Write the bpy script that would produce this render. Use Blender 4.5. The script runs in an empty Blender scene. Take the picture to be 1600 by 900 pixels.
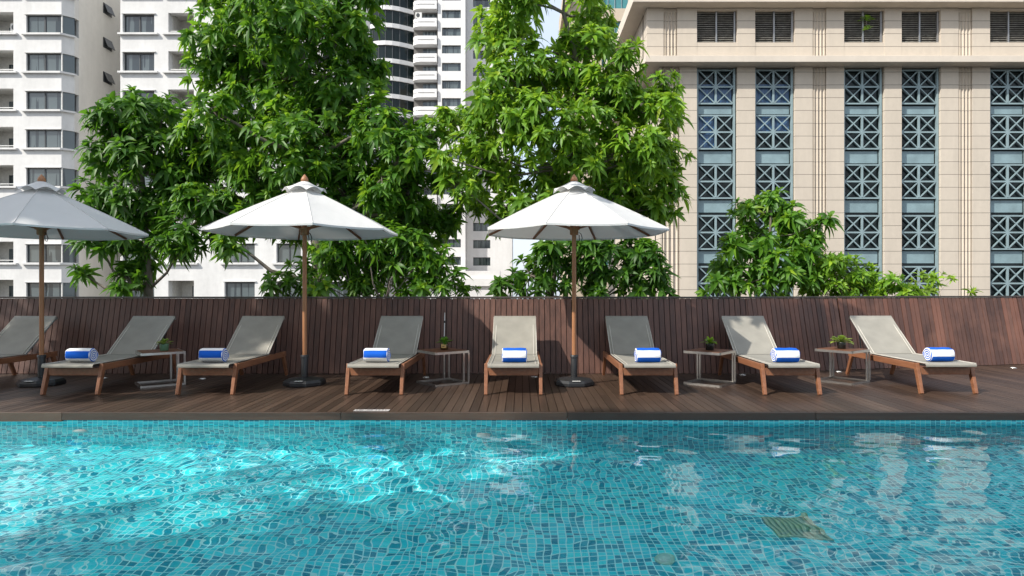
import bpy, bmesh, math, random
import numpy as np
from mathutils import Vector, Matrix

R = math.radians
rng = np.random.default_rng(7)
random.seed(7)
sc = bpy.context.scene
col = sc.collection

# ------------------------------------------------------------------ camera, sky, sun, exposure
CAMZ, F, CX, CY = 1.22, 1015.0, 815.0, 451.0        # eye height; focal length and principal point in pixels of the 1600 px photo
cam = bpy.data.cameras.new('camera'); cam_o = bpy.data.objects.new('camera', cam); col.objects.link(cam_o)
cam_o.location = (0, 0, CAMZ); cam_o.rotation_euler = (R(90), 0, 0)
cam.sensor_width = 36; cam.lens = F / 1600 * 36
cam.shift_x = -(CX - 800) / 1600; cam.shift_y = (CY - 450) / 1600
cam.clip_start = 0.05; cam.clip_end = 3000
sc.camera = cam_o

SUN = Vector((.60, .415, -.66)).normalized()      # the way the light travels
SUN_EL = math.asin(-SUN.z); SUN_AZ = math.atan2(-SUN.x, -SUN.y)
w = bpy.data.worlds.new('World'); sc.world = w; w.use_nodes = True
wn = w.node_tree; bg = wn.nodes['Background']
sky = wn.nodes.new('ShaderNodeTexSky'); sky.sky_type = 'NISHITA'; sky.sun_disc = False
sky.sun_elevation = SUN_EL; sky.sun_rotation = SUN_AZ
sky.air_density = 1.0; sky.dust_density = 2.5; sky.ozone_density = 1.0
tc = wn.nodes.new('ShaderNodeTexCoord'); cl = wn.nodes.new('ShaderNodeTexNoise')      # thin bright tropical haze and cloud over the blue
cl.inputs['Scale'].default_value = 2.6; cl.inputs['Detail'].default_value = 5
wn.links.new(tc.outputs['Generated'], cl.inputs['Vector'])
mr = wn.nodes.new('ShaderNodeMapRange'); mr.inputs[1].default_value = .35; mr.inputs[2].default_value = .65
mr.inputs[3].default_value = .45; mr.inputs[4].default_value = .95; wn.links.new(cl.outputs['Fac'], mr.inputs[0])
mxs = wn.nodes.new('ShaderNodeMix'); mxs.data_type = 'RGBA'; mxs.inputs[7].default_value = (3.5, 3.8, 4.2, 1)
wn.links.new(mr.outputs[0], mxs.inputs[0]); wn.links.new(sky.outputs[0], mxs.inputs[6])
wn.links.new(mxs.outputs[2], bg.inputs[0]); bg.inputs[1].default_value = 0.14
sun = bpy.data.lights.new('sun', 'SUN'); sun.energy = 3.0; sun.angle = R(0.55); sun.color = (1, .95, .87)
sun_o = bpy.data.objects.new('sun', sun); col.objects.link(sun_o)
sun_o.rotation_euler = (-SUN).to_track_quat('Z', 'Y').to_euler()
sun_o.location = (-30, -15, 30)
sun.cycles.is_caustics_light = True
sc.view_settings.view_transform = 'Standard'; sc.view_settings.look = 'None'
sc.view_settings.gamma = 1; sc.view_settings.use_curve_mapping = False
sc.view_settings.exposure = 1.0
cy = sc.cycles
cy.max_bounces = 10; cy.diffuse_bounces = 4; cy.glossy_bounces = 4; cy.transmission_bounces = 8; cy.transparent_max_bounces = 12
cy.caustics_reflective = False; cy.caustics_refractive = True
cy.sample_clamp_indirect = 6.0; cy.use_denoising = True

def P(px, py, Y):
    """world point seen at photo pixel (px, py) at distance Y"""
    return Vector(((px - CX) / F * Y, Y, CAMZ - (py - CY) / F * Y))
def PX(px, Y): return (px - CX) / F * Y
def PZ(py, Y): return CAMZ - (py - CY) / F * Y

# ------------------------------------------------------------------ helpers
def tag(o, label=None, cat=None, group=None, kind=None):
    if label: o['label'] = label
    if cat: o['category'] = cat
    if group: o['group'] = group
    if kind: o['kind'] = kind
    return o

def empty(name, loc=(0, 0, 0), rz=0.0, label=None, cat=None, group=None):
    o = bpy.data.objects.new(name, None); col.objects.link(o)
    o.location = loc; o.rotation_euler = (0, 0, rz); o.empty_display_size = .2
    return tag(o, label, cat, group)

KIDS = {}
def copy_tree(o, parent=None):
    c = o.copy(); col.objects.link(c)
    if parent: c.parent = parent; KIDS.setdefault(parent, []).append(c)
    for ch in KIDS.get(o, []): copy_tree(ch, c)
    return c

class MB:
    """collects primitives, builds them as one mesh object"""
    def __init__(self): self.v = []; self.f = []; self.m = []; self.s = []
    def add(self, vs, fs, mi=0, smooth=False):
        b = len(self.v); self.v += [tuple(p) for p in vs]
        for f in fs: self.f.append([b + i for i in f]); self.m.append(mi); self.s.append(smooth)
        return self
    def box(self, x0, x1, y0, y1, z0, z1, mi=0):
        vs = [(x0,y0,z0),(x1,y0,z0),(x1,y1,z0),(x0,y1,z0),(x0,y0,z1),(x1,y0,z1),(x1,y1,z1),(x0,y1,z1)]
        return self.add(vs, [(0,3,2,1),(4,5,6,7),(0,1,5,4),(1,2,6,5),(2,3,7,6),(3,0,4,7)], mi)
    def bar(self, a, b, wx, wy, side=None, mi=0, ta=1.0):
        """box beam from a to b, section wx along `side`, wy across"""
        a, b = Vector(a), Vector(b); d = (b - a).normalized()
        s = Vector(side) if side else (Vector((1,0,0)) if abs(d.x) < .8 else Vector((0,1,0)))
        s = (s - d * s.dot(d)).normalized(); t = d.cross(s)
        vs = []
        for p, k in ((a, ta), (b, 1.0)):
            for i, j in ((-1,-1),(1,-1),(1,1),(-1,1)): vs.append(p + s*(i*wx/2*k) + t*(j*wy/2*k))
        return self.add(vs, [(3,2,1,0),(4,5,6,7),(0,1,5,4),(1,2,6,5),(2,3,7,6),(3,0,4,7)], mi)
    def tube(self, pts, rads, n=10, mi=0, cap=True):
        pts = [Vector(p) for p in pts]
        if not hasattr(rads, '__len__'): rads = [rads] * len(pts)
        vs = []; prev = None
        for i, p in enumerate(pts):
            d = (pts[min(i+1, len(pts)-1)] - pts[max(i-1, 0)]).normalized()
            s = prev if prev is not None else (Vector((1,0,0)) if abs(d.x) < .8 else Vector((0,1,0)))
            s = (s - d * s.dot(d)).normalized(); prev = s; t = d.cross(s)
            for k in range(n):
                a = 2*math.pi*k/n; vs.append(p + (s*math.cos(a) + t*math.sin(a)) * rads[i])
        fs = []
        for i in range(len(pts)-1):
            for k in range(n): fs.append((i*n+k, i*n+(k+1) % n, (i+1)*n+(k+1) % n, (i+1)*n+k))
        self.add(vs, fs, mi, True)
        if cap: self.add(vs[:n], [tuple(range(n-1, -1, -1))], mi); self.add(vs[-n:], [tuple(range(n))], mi)
        return self
    def lathe(self, prof, n=16, c=(0,0,0), mi=0, rot=0.0, smooth=True):
        vs = []
        for r, z in prof:
            for k in range(n):
                a = 2*math.pi*k/n + rot; vs.append((c[0]+r*math.cos(a), c[1]+r*math.sin(a), c[2]+z))
        fs = []
        for i in range(len(prof)-1):
            for k in range(n): fs.append((i*n+k, i*n+(k+1) % n, (i+1)*n+(k+1) % n, (i+1)*n+k))
        self.add(vs, fs, mi, smooth)
        self.add(vs[:n], [tuple(range(n-1, -1, -1))], mi); self.add(vs[-n:], [tuple(range(n))], mi)
        return self
    def mesh(self, name, mats, bevel=0.0):
        me = bpy.data.meshes.new(name)
        me.from_pydata(self.v, [], self.f)
        for m in (mats if isinstance(mats, (list, tuple)) else [mats]): me.materials.append(m)
        me.polygons.foreach_set('material_index', self.m); me.polygons.foreach_set('use_smooth', self.s)
        if bevel:
            bm = bmesh.new(); bm.from_mesh(me)
            es = [e for e in bm.edges if e.is_manifold and not any(f.smooth for f in e.link_faces) and e.calc_face_angle(0) > .5]
            bmesh.ops.bevel(bm, geom=es, offset=bevel, segments=2, affect='EDGES', profile=.6, clamp_overlap=True)
            bm.to_mesh(me); bm.free()
        me.update(); return me
    def build(self, name, mats, parent=None, bevel=0.0):
        o = bpy.data.objects.new(name, self.mesh(name, mats, bevel)); col.objects.link(o)
        if parent: o.parent = parent; KIDS.setdefault(parent, []).append(o)
        return o

def np_mesh(name, verts, quads, mats, mi=None, smooth=True):
    me = bpy.data.meshes.new(name)
    nv, nf = len(verts), len(quads)
    me.vertices.add(nv); me.vertices.foreach_set('co', np.asarray(verts, np.float32).ravel())
    me.loops.add(nf*4); me.loops.foreach_set('vertex_index', np.asarray(quads, np.int32).ravel())
    me.polygons.add(nf); me.polygons.foreach_set('loop_start', np.arange(0, nf*4, 4, dtype=np.int32))
    for m in mats: me.materials.append(m)
    if mi is not None: me.polygons.foreach_set('material_index', np.asarray(mi, np.int32))
    me.polygons.foreach_set('use_smooth', np.full(nf, smooth, bool))
    me.update(calc_edges=True); me.validate()
    return me

# ------------------------------------------------------------------ materials
class NT:
    def __init__(self, name):
        self.mat = bpy.data.materials.new(name); self.mat.use_nodes = True
        self.t = self.mat.node_tree; self.b = self.t.nodes['Principled BSDF']; self.out = self.t.nodes['Material Output']
    def n(self, typ, **kw):
        nd = self.t.nodes.new(typ)
        for k, v in kw.items():
            if k.startswith('i_'): nd.inputs[k[2:].replace('_', ' ')].default_value = v
            else: setattr(nd, k, v)
        return nd
    def l(self, a, b): self.t.links.new(a, b)
    def math(self, op, a, b=None, c=None, clamp=False):
        m = self.n('ShaderNodeMath', operation=op, use_clamp=clamp)
        for i, v in enumerate((a, b, c)):
            if v is None: continue
            if isinstance(v, (int, float)): m.inputs[i].default_value = v
            else: self.l(v, m.inputs[i])
        return m.outputs[0]
    def mix(self, f, a, b, mode='MIX'):
        m = self.n('ShaderNodeMix', data_type='RGBA', blend_type=mode)
        for s, v in ((m.inputs[0], f), (m.inputs[6], a), (m.inputs[7], b)):
            if isinstance(v, (int, float)): s.default_value = v
            elif isinstance(v, tuple): s.default_value = (*v, 1) if len(v) == 3 else v
            else: self.l(v, s)
        return m.outputs[2]
    def ramp(self, f, stops):
        r = self.n('ShaderNodeValToRGB'); e = r.color_ramp.elements
        while len(e) > len(stops): e.remove(e[-1])
        while len(e) < len(stops): e.new(1)
        for el, (p, c) in zip(e, stops): el.position = p; el.color = (*c, 1)
        self.l(f, r.inputs[0]); return r.outputs[0]
    def obj(self): return self.n('ShaderNodeTexCoord').outputs['Object']
    def world(self): return self.n('ShaderNodeNewGeometry').outputs['Position']
    def island(self): return self.n('ShaderNodeNewGeometry').outputs['Random Per Island']
    def scale(self, v, s):
        m = self.n('ShaderNodeVectorMath', operation='MULTIPLY'); self.l(v, m.inputs[0]); m.inputs[1].default_value = s
        return m.outputs[0]
    def noise(self, v, sc_, det=3, rough=.55):
        t = self.n('ShaderNodeTexNoise', i_Scale=sc_, i_Detail=det, i_Roughness=rough)
        if v is not None: self.l(v, t.inputs['Vector'])
        return t.outputs['Fac']
    def bump(self, h, strength=.3, dist=.01):
        b = self.n('ShaderNodeBump', i_Strength=strength, i_Distance=dist); self.l(h, b.inputs['Height'])
        self.l(b.outputs[0], self.b.inputs['Normal']); return b
    def set(self, color=None, rough=None, metal=None, spec=None):
        if color is not None:
            if isinstance(color, tuple): self.b.inputs['Base Color'].default_value = (*color, 1)
            else: self.l(color, self.b.inputs['Base Color'])
        if rough is not None:
            if isinstance(rough, (int, float)): self.b.inputs['Roughness'].default_value = rough
            else: self.l(rough, self.b.inputs['Roughness'])
        if metal is not None: self.b.inputs['Metallic'].default_value = metal
        if spec is not None: self.b.inputs['Specular IOR Level'].default_value = spec
        return self.mat

def plain(name, c, rough=.5, metal=0, var=.12, nscale=6, spec=.5):
    m = NT(name); f = m.noise(m.world(), nscale, 4)
    k = tuple(x * (1 - var) for x in c); h = tuple(min(1, x * (1 + var)) for x in c)
    return m.set(m.ramp(f, [(.3, k), (.7, h)]), rough, metal, spec)

def wood(name, dark, light, grain=(30, 30, 1.2), rough=.5, island=True, extra=None, spec=.4, ivar=.55):
    m = NT(name); v = m.obj()
    g = m.noise(m.scale(v, grain), 1.0, 4, .6)
    f = g
    if island:
        r = m.island()
        off = m.n('ShaderNodeCombineXYZ'); m.l(m.math('MULTIPLY', r, 37.0), off.inputs[0]); m.l(m.math('MULTIPLY', r, 91.0), off.inputs[2])
        add = m.n('ShaderNodeVectorMath', operation='ADD'); m.l(m.scale(v, grain), add.inputs[0]); m.l(off.outputs[0], add.inputs[1])
        g = m.noise(add.outputs[0], 1.0, 4, .6)
        f = m.math('ADD', m.math('MULTIPLY', g, 1 - ivar * .6), m.math('MULTIPLY', m.math('SUBTRACT', r, .5), ivar))
    stops = [(.2, dark), (.75, light)]
    c = m.ramp(f, stops)
    if extra and island:                                     # a share of the boards in another tone
        k = m.math('GREATER_THAN', m.math('FRACT', m.math('MULTIPLY', r, 17.3)), .62)
        c = m.mix(m.math('MULTIPLY', k, .75), c, extra)
        c = m.mix(m.math('MULTIPLY', m.math('GREATER_THAN', m.math('FRACT', m.math('MULTIPLY', r, 29.7)), .72), .45), c, tuple(x*.45 for x in dark))
        st = m.noise(m.world(), 1.7, 4, .6)
        c = m.mix(m.math('MULTIPLY', m.math('SUBTRACT', st, .5, clamp=True), 1.6, clamp=True), c, tuple(x*1.7 for x in light))
    if island:                                                # broad weathering stains
        st = m.noise(m.world(), .8, 5, .65)
        c = m.mix(m.math('MULTIPLY', m.math('SUBTRACT', st, .47, clamp=True), 3.0, clamp=True), c, tuple(x*1.15 for x in dark))
    m.set(c, rough, 0, spec)
    m.bump(g, .35, .004)
    return m.mat

M = {}
M['deck'] = wood('deck_boards', (.036, .022, .015), (.086, .054, .037), (26, 1.4, 26), rough=.42, ivar=.5)
M['fascia'] = wood('deck_fascia', (.05, .033, .025), (.12, .078, .056), (1.4, 26, 26), rough=.45)
M['fence'] = wood('fence_boards', (.068, .035, .028), (.165, .08, .057), (26, 26, 1.3), rough=.5, ivar=.30)
M['fence_red'] = wood('fence_boards_weathered', (.078, .039, .030), (.175, .084, .058), (26, 26, 1.3), rough=.5, extra=(.19, .080, .052), ivar=.36)
M['cap'] = wood('fence_cap', (.05, .04, .036), (.13, .105, .095), (1.4, 26, 26), rough=.35)
M['teak'] = wood('oiled_teak', (.17, .068, .034), (.31, .135, .07), (22, 4, 22), rough=.38, island=False)
M['teak_pole'] = wood('parasol_wood', (.26, .105, .045), (.42, .20, .095), (30, 30, 2), rough=.42, island=False)
M['table_wood'] = wood('table_wood', (.07, .03, .017), (.17, .07, .036), (28, 3, 28), rough=.5, island=False, spec=.2)
M['black'] = plain('dark_gap', (.008, .007, .007), .9)
M['blackplast'] = plain('black_plastic', (.016, .017, .019), .45, nscale=20)
M['steel'] = plain('brushed_steel', (.52, .50, .47), .3, 1.0, .1, 30)
M['white_plastic'] = plain('white_plastic', (.75, .75, .72), .4)
M['metalgrey'] = plain('grey_metal', (.30, .30, .30), .45, .6)
M['soil'] = plain('soil', (.04, .028, .02), .95, nscale=14)
M['concrete'] = plain('concrete', (.30, .29, .27), .85, nscale=3)

def sling():
    m = NT('sling_fabric'); v = m.obj()
    wx = m.n('ShaderNodeTexWave', wave_type='BANDS', bands_direction='X', i_Scale=55.0); m.l(v, wx.inputs['Vector'])
    wy = m.n('ShaderNodeTexWave', wave_type='BANDS', bands_direction='Y', i_Scale=55.0); m.l(v, wy.inputs['Vector'])
    h = m.math('ADD', wx.outputs['Fac'], wy.outputs['Fac'])
    f = m.noise(v, 5, 3)
    m.set(m.ramp(f, [(.3, (.265, .252, .218)), (.7, (.325, .308, .265))]), .62, 0, .3)
    m.bump(h, .12, .001)
    tr = m.n('ShaderNodeBsdfTranslucent'); tr.inputs[0].default_value = (.45, .42, .36, 1)
    mx = m.n('ShaderNodeMixShader'); mx.inputs[0].default_value = .12
    m.l(m.b.outputs[0], mx.inputs[1]); m.l(tr.outputs[0], mx.inputs[2]); m.l(mx.outputs[0], m.out.inputs[0])
    return m.mat
M['sling'] = sling()
M['hem'] = plain('sling_hem', (.56, .53, .47), .6)

def canvas(name, c, tr_w=.15):
    m = NT(name); v = m.obj()
    f = m.noise(v, 2.2, 4)
    m.set(m.ramp(f, [(.3, tuple(x*.95 for x in c)), (.7, c)]), .8, 0, .2)
    g = m.noise(v, 3.5, 2)
    m.bump(m.math('ADD', g, m.math('MULTIPLY', m.noise(v, 9, 3), .35)), .22, .05)
    tr = m.n('ShaderNodeBsdfTranslucent'); tr.inputs[0].default_value = (*c, 1)
    mx = m.n('ShaderNodeMixShader'); mx.inputs[0].default_value = tr_w
    m.l(m.b.outputs[0], mx.inputs[1]); m.l(tr.outputs[0], mx.inputs[2]); m.l(mx.outputs[0], m.out.inputs[0])
    return m.mat
M['seam'] = plain('canvas_seam', (.56, .55, .53), .85)
M['canvas'] = canvas('parasol_canvas', (.66, .655, .64))

def towel_mat():
    m = NT('striped_towel'); v = m.obj()
    s = m.n('ShaderNodeSeparateXYZ'); m.l(v, s.inputs[0])
    ang = m.math('ARCTAN2', s.outputs[2], s.outputs[1])                # stripes run along the roll
    st = m.math('FRACT', m.math('ADD', m.math('MULTIPLY', ang, 3 / (2*math.pi)), .12))
    k = m.math('GREATER_THAN', st, .5)
    body = m.mix(k, (.78, .78, .78), (.012, .10, .50))
    # the end shows the wound layers
    r = m.math('SQRT', m.math('ADD', m.math('MULTIPLY', s.outputs[1], s.outputs[1]), m.math('MULTIPLY', s.outputs[2], s.outputs[2])))
    sp = m.math('FRACT', m.math('ADD', m.math('MULTIPLY', r, 42.0), m.math('MULTIPLY', ang, 1/(2*math.pi))))
    endc = m.mix(m.math('GREATER_THAN', sp, .52), (.78, .78, .78), (.012, .10, .50))
    ends = m.math('GREATER_THAN', m.math('ABSOLUTE', s.outputs[0]), .137)
    m.set(m.mix(ends, body, endc), .9, 0, .1)
    m.bump(m.noise(v, 260, 2), .5, .004)
    return m.mat
M['towel'] = towel_mat()

def leaf(name, c, tr, gl=.46):
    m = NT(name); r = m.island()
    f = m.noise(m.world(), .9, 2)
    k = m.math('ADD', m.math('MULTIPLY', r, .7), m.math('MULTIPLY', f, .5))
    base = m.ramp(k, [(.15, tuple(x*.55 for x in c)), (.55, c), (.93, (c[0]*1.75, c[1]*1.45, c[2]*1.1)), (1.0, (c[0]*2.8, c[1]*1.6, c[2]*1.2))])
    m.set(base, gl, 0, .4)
    t = m.n('ShaderNodeBsdfTranslucent')
    m.l(m.ramp(k, [(.15, tuple(x*.6 for x in tr)), (.9, tr)]), t.inputs[0])
    mx = m.n('ShaderNodeMixShader'); mx.inputs[0].default_value = .42
    m.l(m.b.outputs[0], mx.inputs[1]); m.l(t.outputs[0], mx.inputs[2]); m.l(mx.outputs[0], m.out.inputs[0])
    return m.mat
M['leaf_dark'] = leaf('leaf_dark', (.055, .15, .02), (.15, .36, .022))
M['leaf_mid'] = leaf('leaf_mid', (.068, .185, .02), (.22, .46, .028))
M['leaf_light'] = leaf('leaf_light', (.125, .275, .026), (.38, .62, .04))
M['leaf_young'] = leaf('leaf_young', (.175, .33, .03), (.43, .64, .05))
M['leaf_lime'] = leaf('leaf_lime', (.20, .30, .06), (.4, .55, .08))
M['bark'] = wood('bark', (.09, .075, .06), (.24, .21, .175), (9, 9, 3), rough=.9, island=False)

def wall_mat(name, c, joint=0.0, joff=0.0, streak=.25, jw=.035):
    m = NT(name); v = m.world()
    f = m.noise(m.scale(v, (.8, .8, .16)), 1.0, 5, .65)
    f2 = m.noise(v, 3.0, 4)
    c0 = tuple(x*(1-streak) for x in c)
    base = m.ramp(m.math('ADD', m.math('MULTIPLY', f, .7), m.math('MULTIPLY', f2, .3)), [(.3, c0), (.62, c)])
    if joint:
        s = m.n('ShaderNodeSeparateXYZ'); m.l(v, s.inputs[0])
        zf = m.math('DIVIDE', m.math('SUBTRACT', s.outputs[2], joff), joint)
        fr = m.math('FRACT', zf)
        k = m.math('LESS_THAN', fr, jw / joint)
        pn = m.n('ShaderNodeTexWhiteNoise', noise_dimensions='2D')
        cb = m.n('ShaderNodeCombineXYZ'); m.l(m.math('FLOOR', zf), cb.inputs[0]); m.l(m.math('FLOOR', m.math('DIVIDE', s.outputs[0], 1.27)), cb.inputs[1])
        m.l(cb.outputs[0], pn.inputs['Vector'])
        base = m.mix(m.math('MULTIPLY', pn.outputs['Value'], .35), base, tuple(x*.86 for x in c))
        base = m.mix(k, base, tuple(x*.22 for x in c))
    m.set(base, .8, 0, .25)
    m.bump(f2, .1, .02)
    return m.mat
M['white_wall'] = wall_mat('white_render', (.70, .695, .68), streak=.19)
M['grey_wall'] = wall_mat('grey_render', (.70, .685, .65), streak=.14)
M['tower_wall'] = wall_mat('tower_render', (.70, .70, .70), streak=.13)
M['beige_wall'] = wall_mat('beige_stone', (.57, .502, .418), .867, .27, .15, .03)
M['beige_plain'] = wall_mat('beige_plain', (.61, .545, .465), streak=.12)
M['cream_far'] = wall_mat('cream_far', (.52, .44, .34), streak=.12)
M['hotel_wall'] = wall_mat('hotel_wall', (.55, .53, .49), streak=.12)

def glass_dark(name, c=(.02, .03, .035), tint=(.05, .07, .08), spec=.8):
    m = NT(name); r = m.island()
    s = m.n('ShaderNodeSeparateXYZ'); m.l(m.world(), s.inputs[0])
    cur = m.noise(m.scale(m.world(), (2.2, 2.2, .12)), 1.0, 2)           # curtains behind the glass
    k = m.math('MULTIPLY', m.math('GREATER_THAN', m.math('ADD', cur, m.math('MULTIPLY', r, .25)), .62), .8)
    m.set(m.mix(k, c, tint), .06, 0, spec)
    return m.mat
M['glass'] = glass_dark('window_glass', (.022, .032, .038), (.10, .125, .13))
M['glass_blue'] = glass_dark('tinted_glass', (.008, .016, .018), (.012, .020, .021), .25)
M['winframe'] = plain('window_frame_white', (.62, .62, .60), .5)
M['darkframe'] = plain('window_frame_dark', (.05, .055, .06), .4)
M['interior'] = plain('balcony_interior', (.55, .54, .51), .8)
M['lattice'] = plain('blue_grey_lattice', (.225, .305, .325), .45, var=.10, nscale=1.5)
M['spandrel'] = plain('blue_grey_panel', (.20, .285, .31), .35, var=.16, nscale=1.2)
M['reveal'] = plain('reveal_shade', (.06, .075, .08), .7)
M['louvre'] = plain('aged_louvre', (.30, .285, .25), .5, var=.45, nscale=4)
M['teal_glass'] = plain('teal_glass', (.06, .22, .24), .1)
def curtain():
    m = NT('blue_curtain'); wv = m.n('ShaderNodeTexWave', wave_type='BANDS', bands_direction='X', i_Scale=3.2, i_Distortion=.6)
    m.l(m.world(), wv.inputs['Vector'])
    return m.set(m.ramp(wv.outputs['Fac'], [(.2, (.018, .045, .10)), (.8, (.05, .13, .27))]), .35, 0, .5)
M['curtain'] = curtain()

def tile(name, axes, size=.05):
    m = NT(name); s = m.n('ShaderNodeSeparateXYZ'); m.l(m.world(), s.inputs[0])
    u = m.math('DIVIDE', s.outputs[axes[0]], size); v = m.math('DIVIDE', s.outputs[axes[1]], size)
    cb = m.n('ShaderNodeCombineXYZ'); m.l(m.math('FLOOR', u), cb.inputs[0]); m.l(m.math('FLOOR', v), cb.inputs[1])
    wnz = m.n('ShaderNodeTexWhiteNoise', noise_dimensions='2D'); m.l(cb.outputs[0], wnz.inputs['Vector'])
    c = m.ramp(wnz.outputs['Value'], [(0, (.003, .29, .42)), (.33, (.006, .42, .55)), (.45, (.018, .68, .80)), (1, (.05, .84, .90))])
    fu, fv = m.math('FRACT', u), m.math('FRACT', v)
    e = m.math('MINIMUM', m.math('MINIMUM', fu, m.math('SUBTRACT', 1, fu)), m.math('MINIMUM', fv, m.math('SUBTRACT', 1, fv)))
    g = m.math('LESS_THAN', e, .075)
    m.set(m.mix(g, c, (.40, .90, .91)), .3, 0, .4)
    return m.mat
M['tile_floor'] = tile('pool_tile_floor', (0, 1)); M['tile_wall'] = tile('pool_tile_wall', (0, 2)); M['tile_side'] = tile('pool_tile_side', (1, 2))

def water_mat():
    m = NT('pool_water_surface')
    m.t.nodes.remove(m.b)
    g = m.n('ShaderNodeBsdfGlass'); g.inputs['Color'].default_value = (.97, 1, 1, 1); g.inputs['Roughness'].default_value = 0; g.inputs['IOR'].default_value = 1.333
    m.l(g.outputs[0], m.out.inputs[0]); return m.mat
M['water'] = water_mat()

# ------------------------------------------------------------------ setting: ground, pool, deck
WATER_Z, FLOOR_Z, DECK_Y, POOL_X, POOL_Y0 = -.11, -1.18, 6.40, 10.0, -2.0
STREET = -14.0
g = MB(); g.add([(-900,-900,STREET),(900,-900,STREET),(900,900,STREET),(-900,900,STREET)], [(0,1,2,3)])
tag(g.build('street_ground', plain('asphalt', (.055, .055, .055), .9, nscale=.3)), kind='structure')
g = MB()
g.box(-24, 30, 6.46, 14.5, -1.5, -.075)                       # podium under the deck and the planting strip
g.box(-24, -POOL_X-.15, -3.2, 6.46, -1.5, -.075); g.box(POOL_X+.15, 30, -3.2, 6.46, -1.5, -.075)
g.box(-24, 30, -4.0, POOL_Y0-.15, -1.5, -.01)
g.box(-24, 30, -4.0, 14.5, STREET-.1, -1.503)
tag(g.build('podium', M['concrete']), kind='structure')
g = MB(); g.box(-24, 30, 10.95, 14.4, -.074, .12); g.box(-24, 3.2, 9.75, 10.95, -.074, .12)
tag(g.build('planter_bed', M['soil']), kind='structure')
g = MB(); g.box(-24, -POOL_X-.15, -3.2, 6.46, -.074, -.02); g.box(POOL_X+.15, 30, -3.2, 6.46, -.074, -.02)
tag(g.build('side_terrace', M['concrete']), kind='structure')

def pool():
    a = MB(); a.add([(-POOL_X,POOL_Y0,FLOOR_Z),(POOL_X,POOL_Y0,FLOOR_Z),(POOL_X,6.44,FLOOR_Z),(-POOL_X,6.44,FLOOR_Z)], [(0,1,2,3)], 0)
    y = 6.435
    a.add([(-POOL_X,y,FLOOR_Z),(POOL_X,y,FLOOR_Z),(POOL_X,y,-.06),(-POOL_X,y,-.06)], [(0,1,2,3)], 1)
    a.add([(-POOL_X,POOL_Y0,FLOOR_Z),(POOL_X,POOL_Y0,FLOOR_Z),(POOL_X,POOL_Y0,-.02),(-POOL_X,POOL_Y0,-.02)], [(3,2,1,0)], 1)
    for sx in (-1, 1):
        x = sx*POOL_X
        a.add([(x,POOL_Y0,FLOOR_Z),(x,6.44,FLOOR_Z),(x,6.44,-.02),(x,POOL_Y0,-.02)], [(0,1,2,3)], 2)
    o = a.build('pool_basin', [M['tile_floor'], M['tile_wall'], M['tile_side']]); tag(o, kind='structure')
    o.cycles.is_caustics_receiver = True
    nx, ny = 900, 400
    x = np.linspace(-POOL_X+.002, POOL_X-.002, nx); y = np.linspace(POOL_Y0+.002, 6.432, ny)
    X, Y = np.meshgrid(x, y)
    r2 = np.random.default_rng(3); Z = np.zeros_like(X)
    wx = X + .12*np.sin(1.3*Y+.7*X+.3) + .07*np.sin(2.9*X-1.7*Y+1); wy = Y + .12*np.sin(1.1*X-.8*Y+2) + .07*np.sin(2.3*Y+2.1*X)
    for k in range(46):
        lam = .12 * (.75/.12)**r2.random()
        th = r2.uniform(0, 2*math.pi); kx, ky = 2*math.pi/lam*math.cos(th), 2*math.pi/lam*math.sin(th)
        slope = .0072 * (lam/.4)**.12
        Z += slope*lam/(2*math.pi) * np.sin(kx*wx + ky*wy + r2.uniform(0, 6.28))
    env = .75 + .28*np.sin(.55*X+.4*Y+.5) + .22*np.sin(1.1*X-.9*Y+1.5)
    Z *= env
    v = np.stack([X, Y, WATER_Z + Z], -1).reshape(-1, 3)
    i = (np.arange(ny-1)[:, None]*nx + np.arange(nx-1)[None, :]).ravel()
    q = np.stack([i, i+1, i+nx+1, i+nx], -1)
    o = bpy.data.objects.new('pool_water', np_mesh('pool_water', v, q, [M['water']])); col.objects.link(o)
    tag(o, kind='structure'); o.cycles.is_caustics_caster = True
pool()

d = MB(); x = -13.0; BW = .0885
while x < 15:
    y = 6.44; cuts = [6.44, 11.3]
    if random.random() < .55: cuts.insert(1, random.choice([7.4, 8.3, 9.0]) + random.uniform(-.02, .02))
    for a, b in zip(cuts, cuts[1:]): d.box(x+.003, x+BW-.003, a+.001, b-.002, -.028, random.uniform(-.0012, 0))
    x += BW
tag(d.build('pool_deck', M['deck']), kind='structure')
d = MB(); d.box(-13, 15, 6.45, 11.3, -.07, -.03); tag(d.build('deck_underlay', M['black']), kind='structure')
d = MB(); xs = [-13, -9.1, -6.8, -4.53, -1.78, .45, 2.9, 5.2, 8.0, 11, 15]
for i, (a, b) in enumerate(zip(xs, xs[1:])):
    d.box(a+.002, b-.002, 6.40, 6.438, -.078 - (.012 if i == 2 else 0), -.001)
tag(d.build('deck_edge_board', M['fascia'], bevel=.004), kind='structure')

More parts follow.
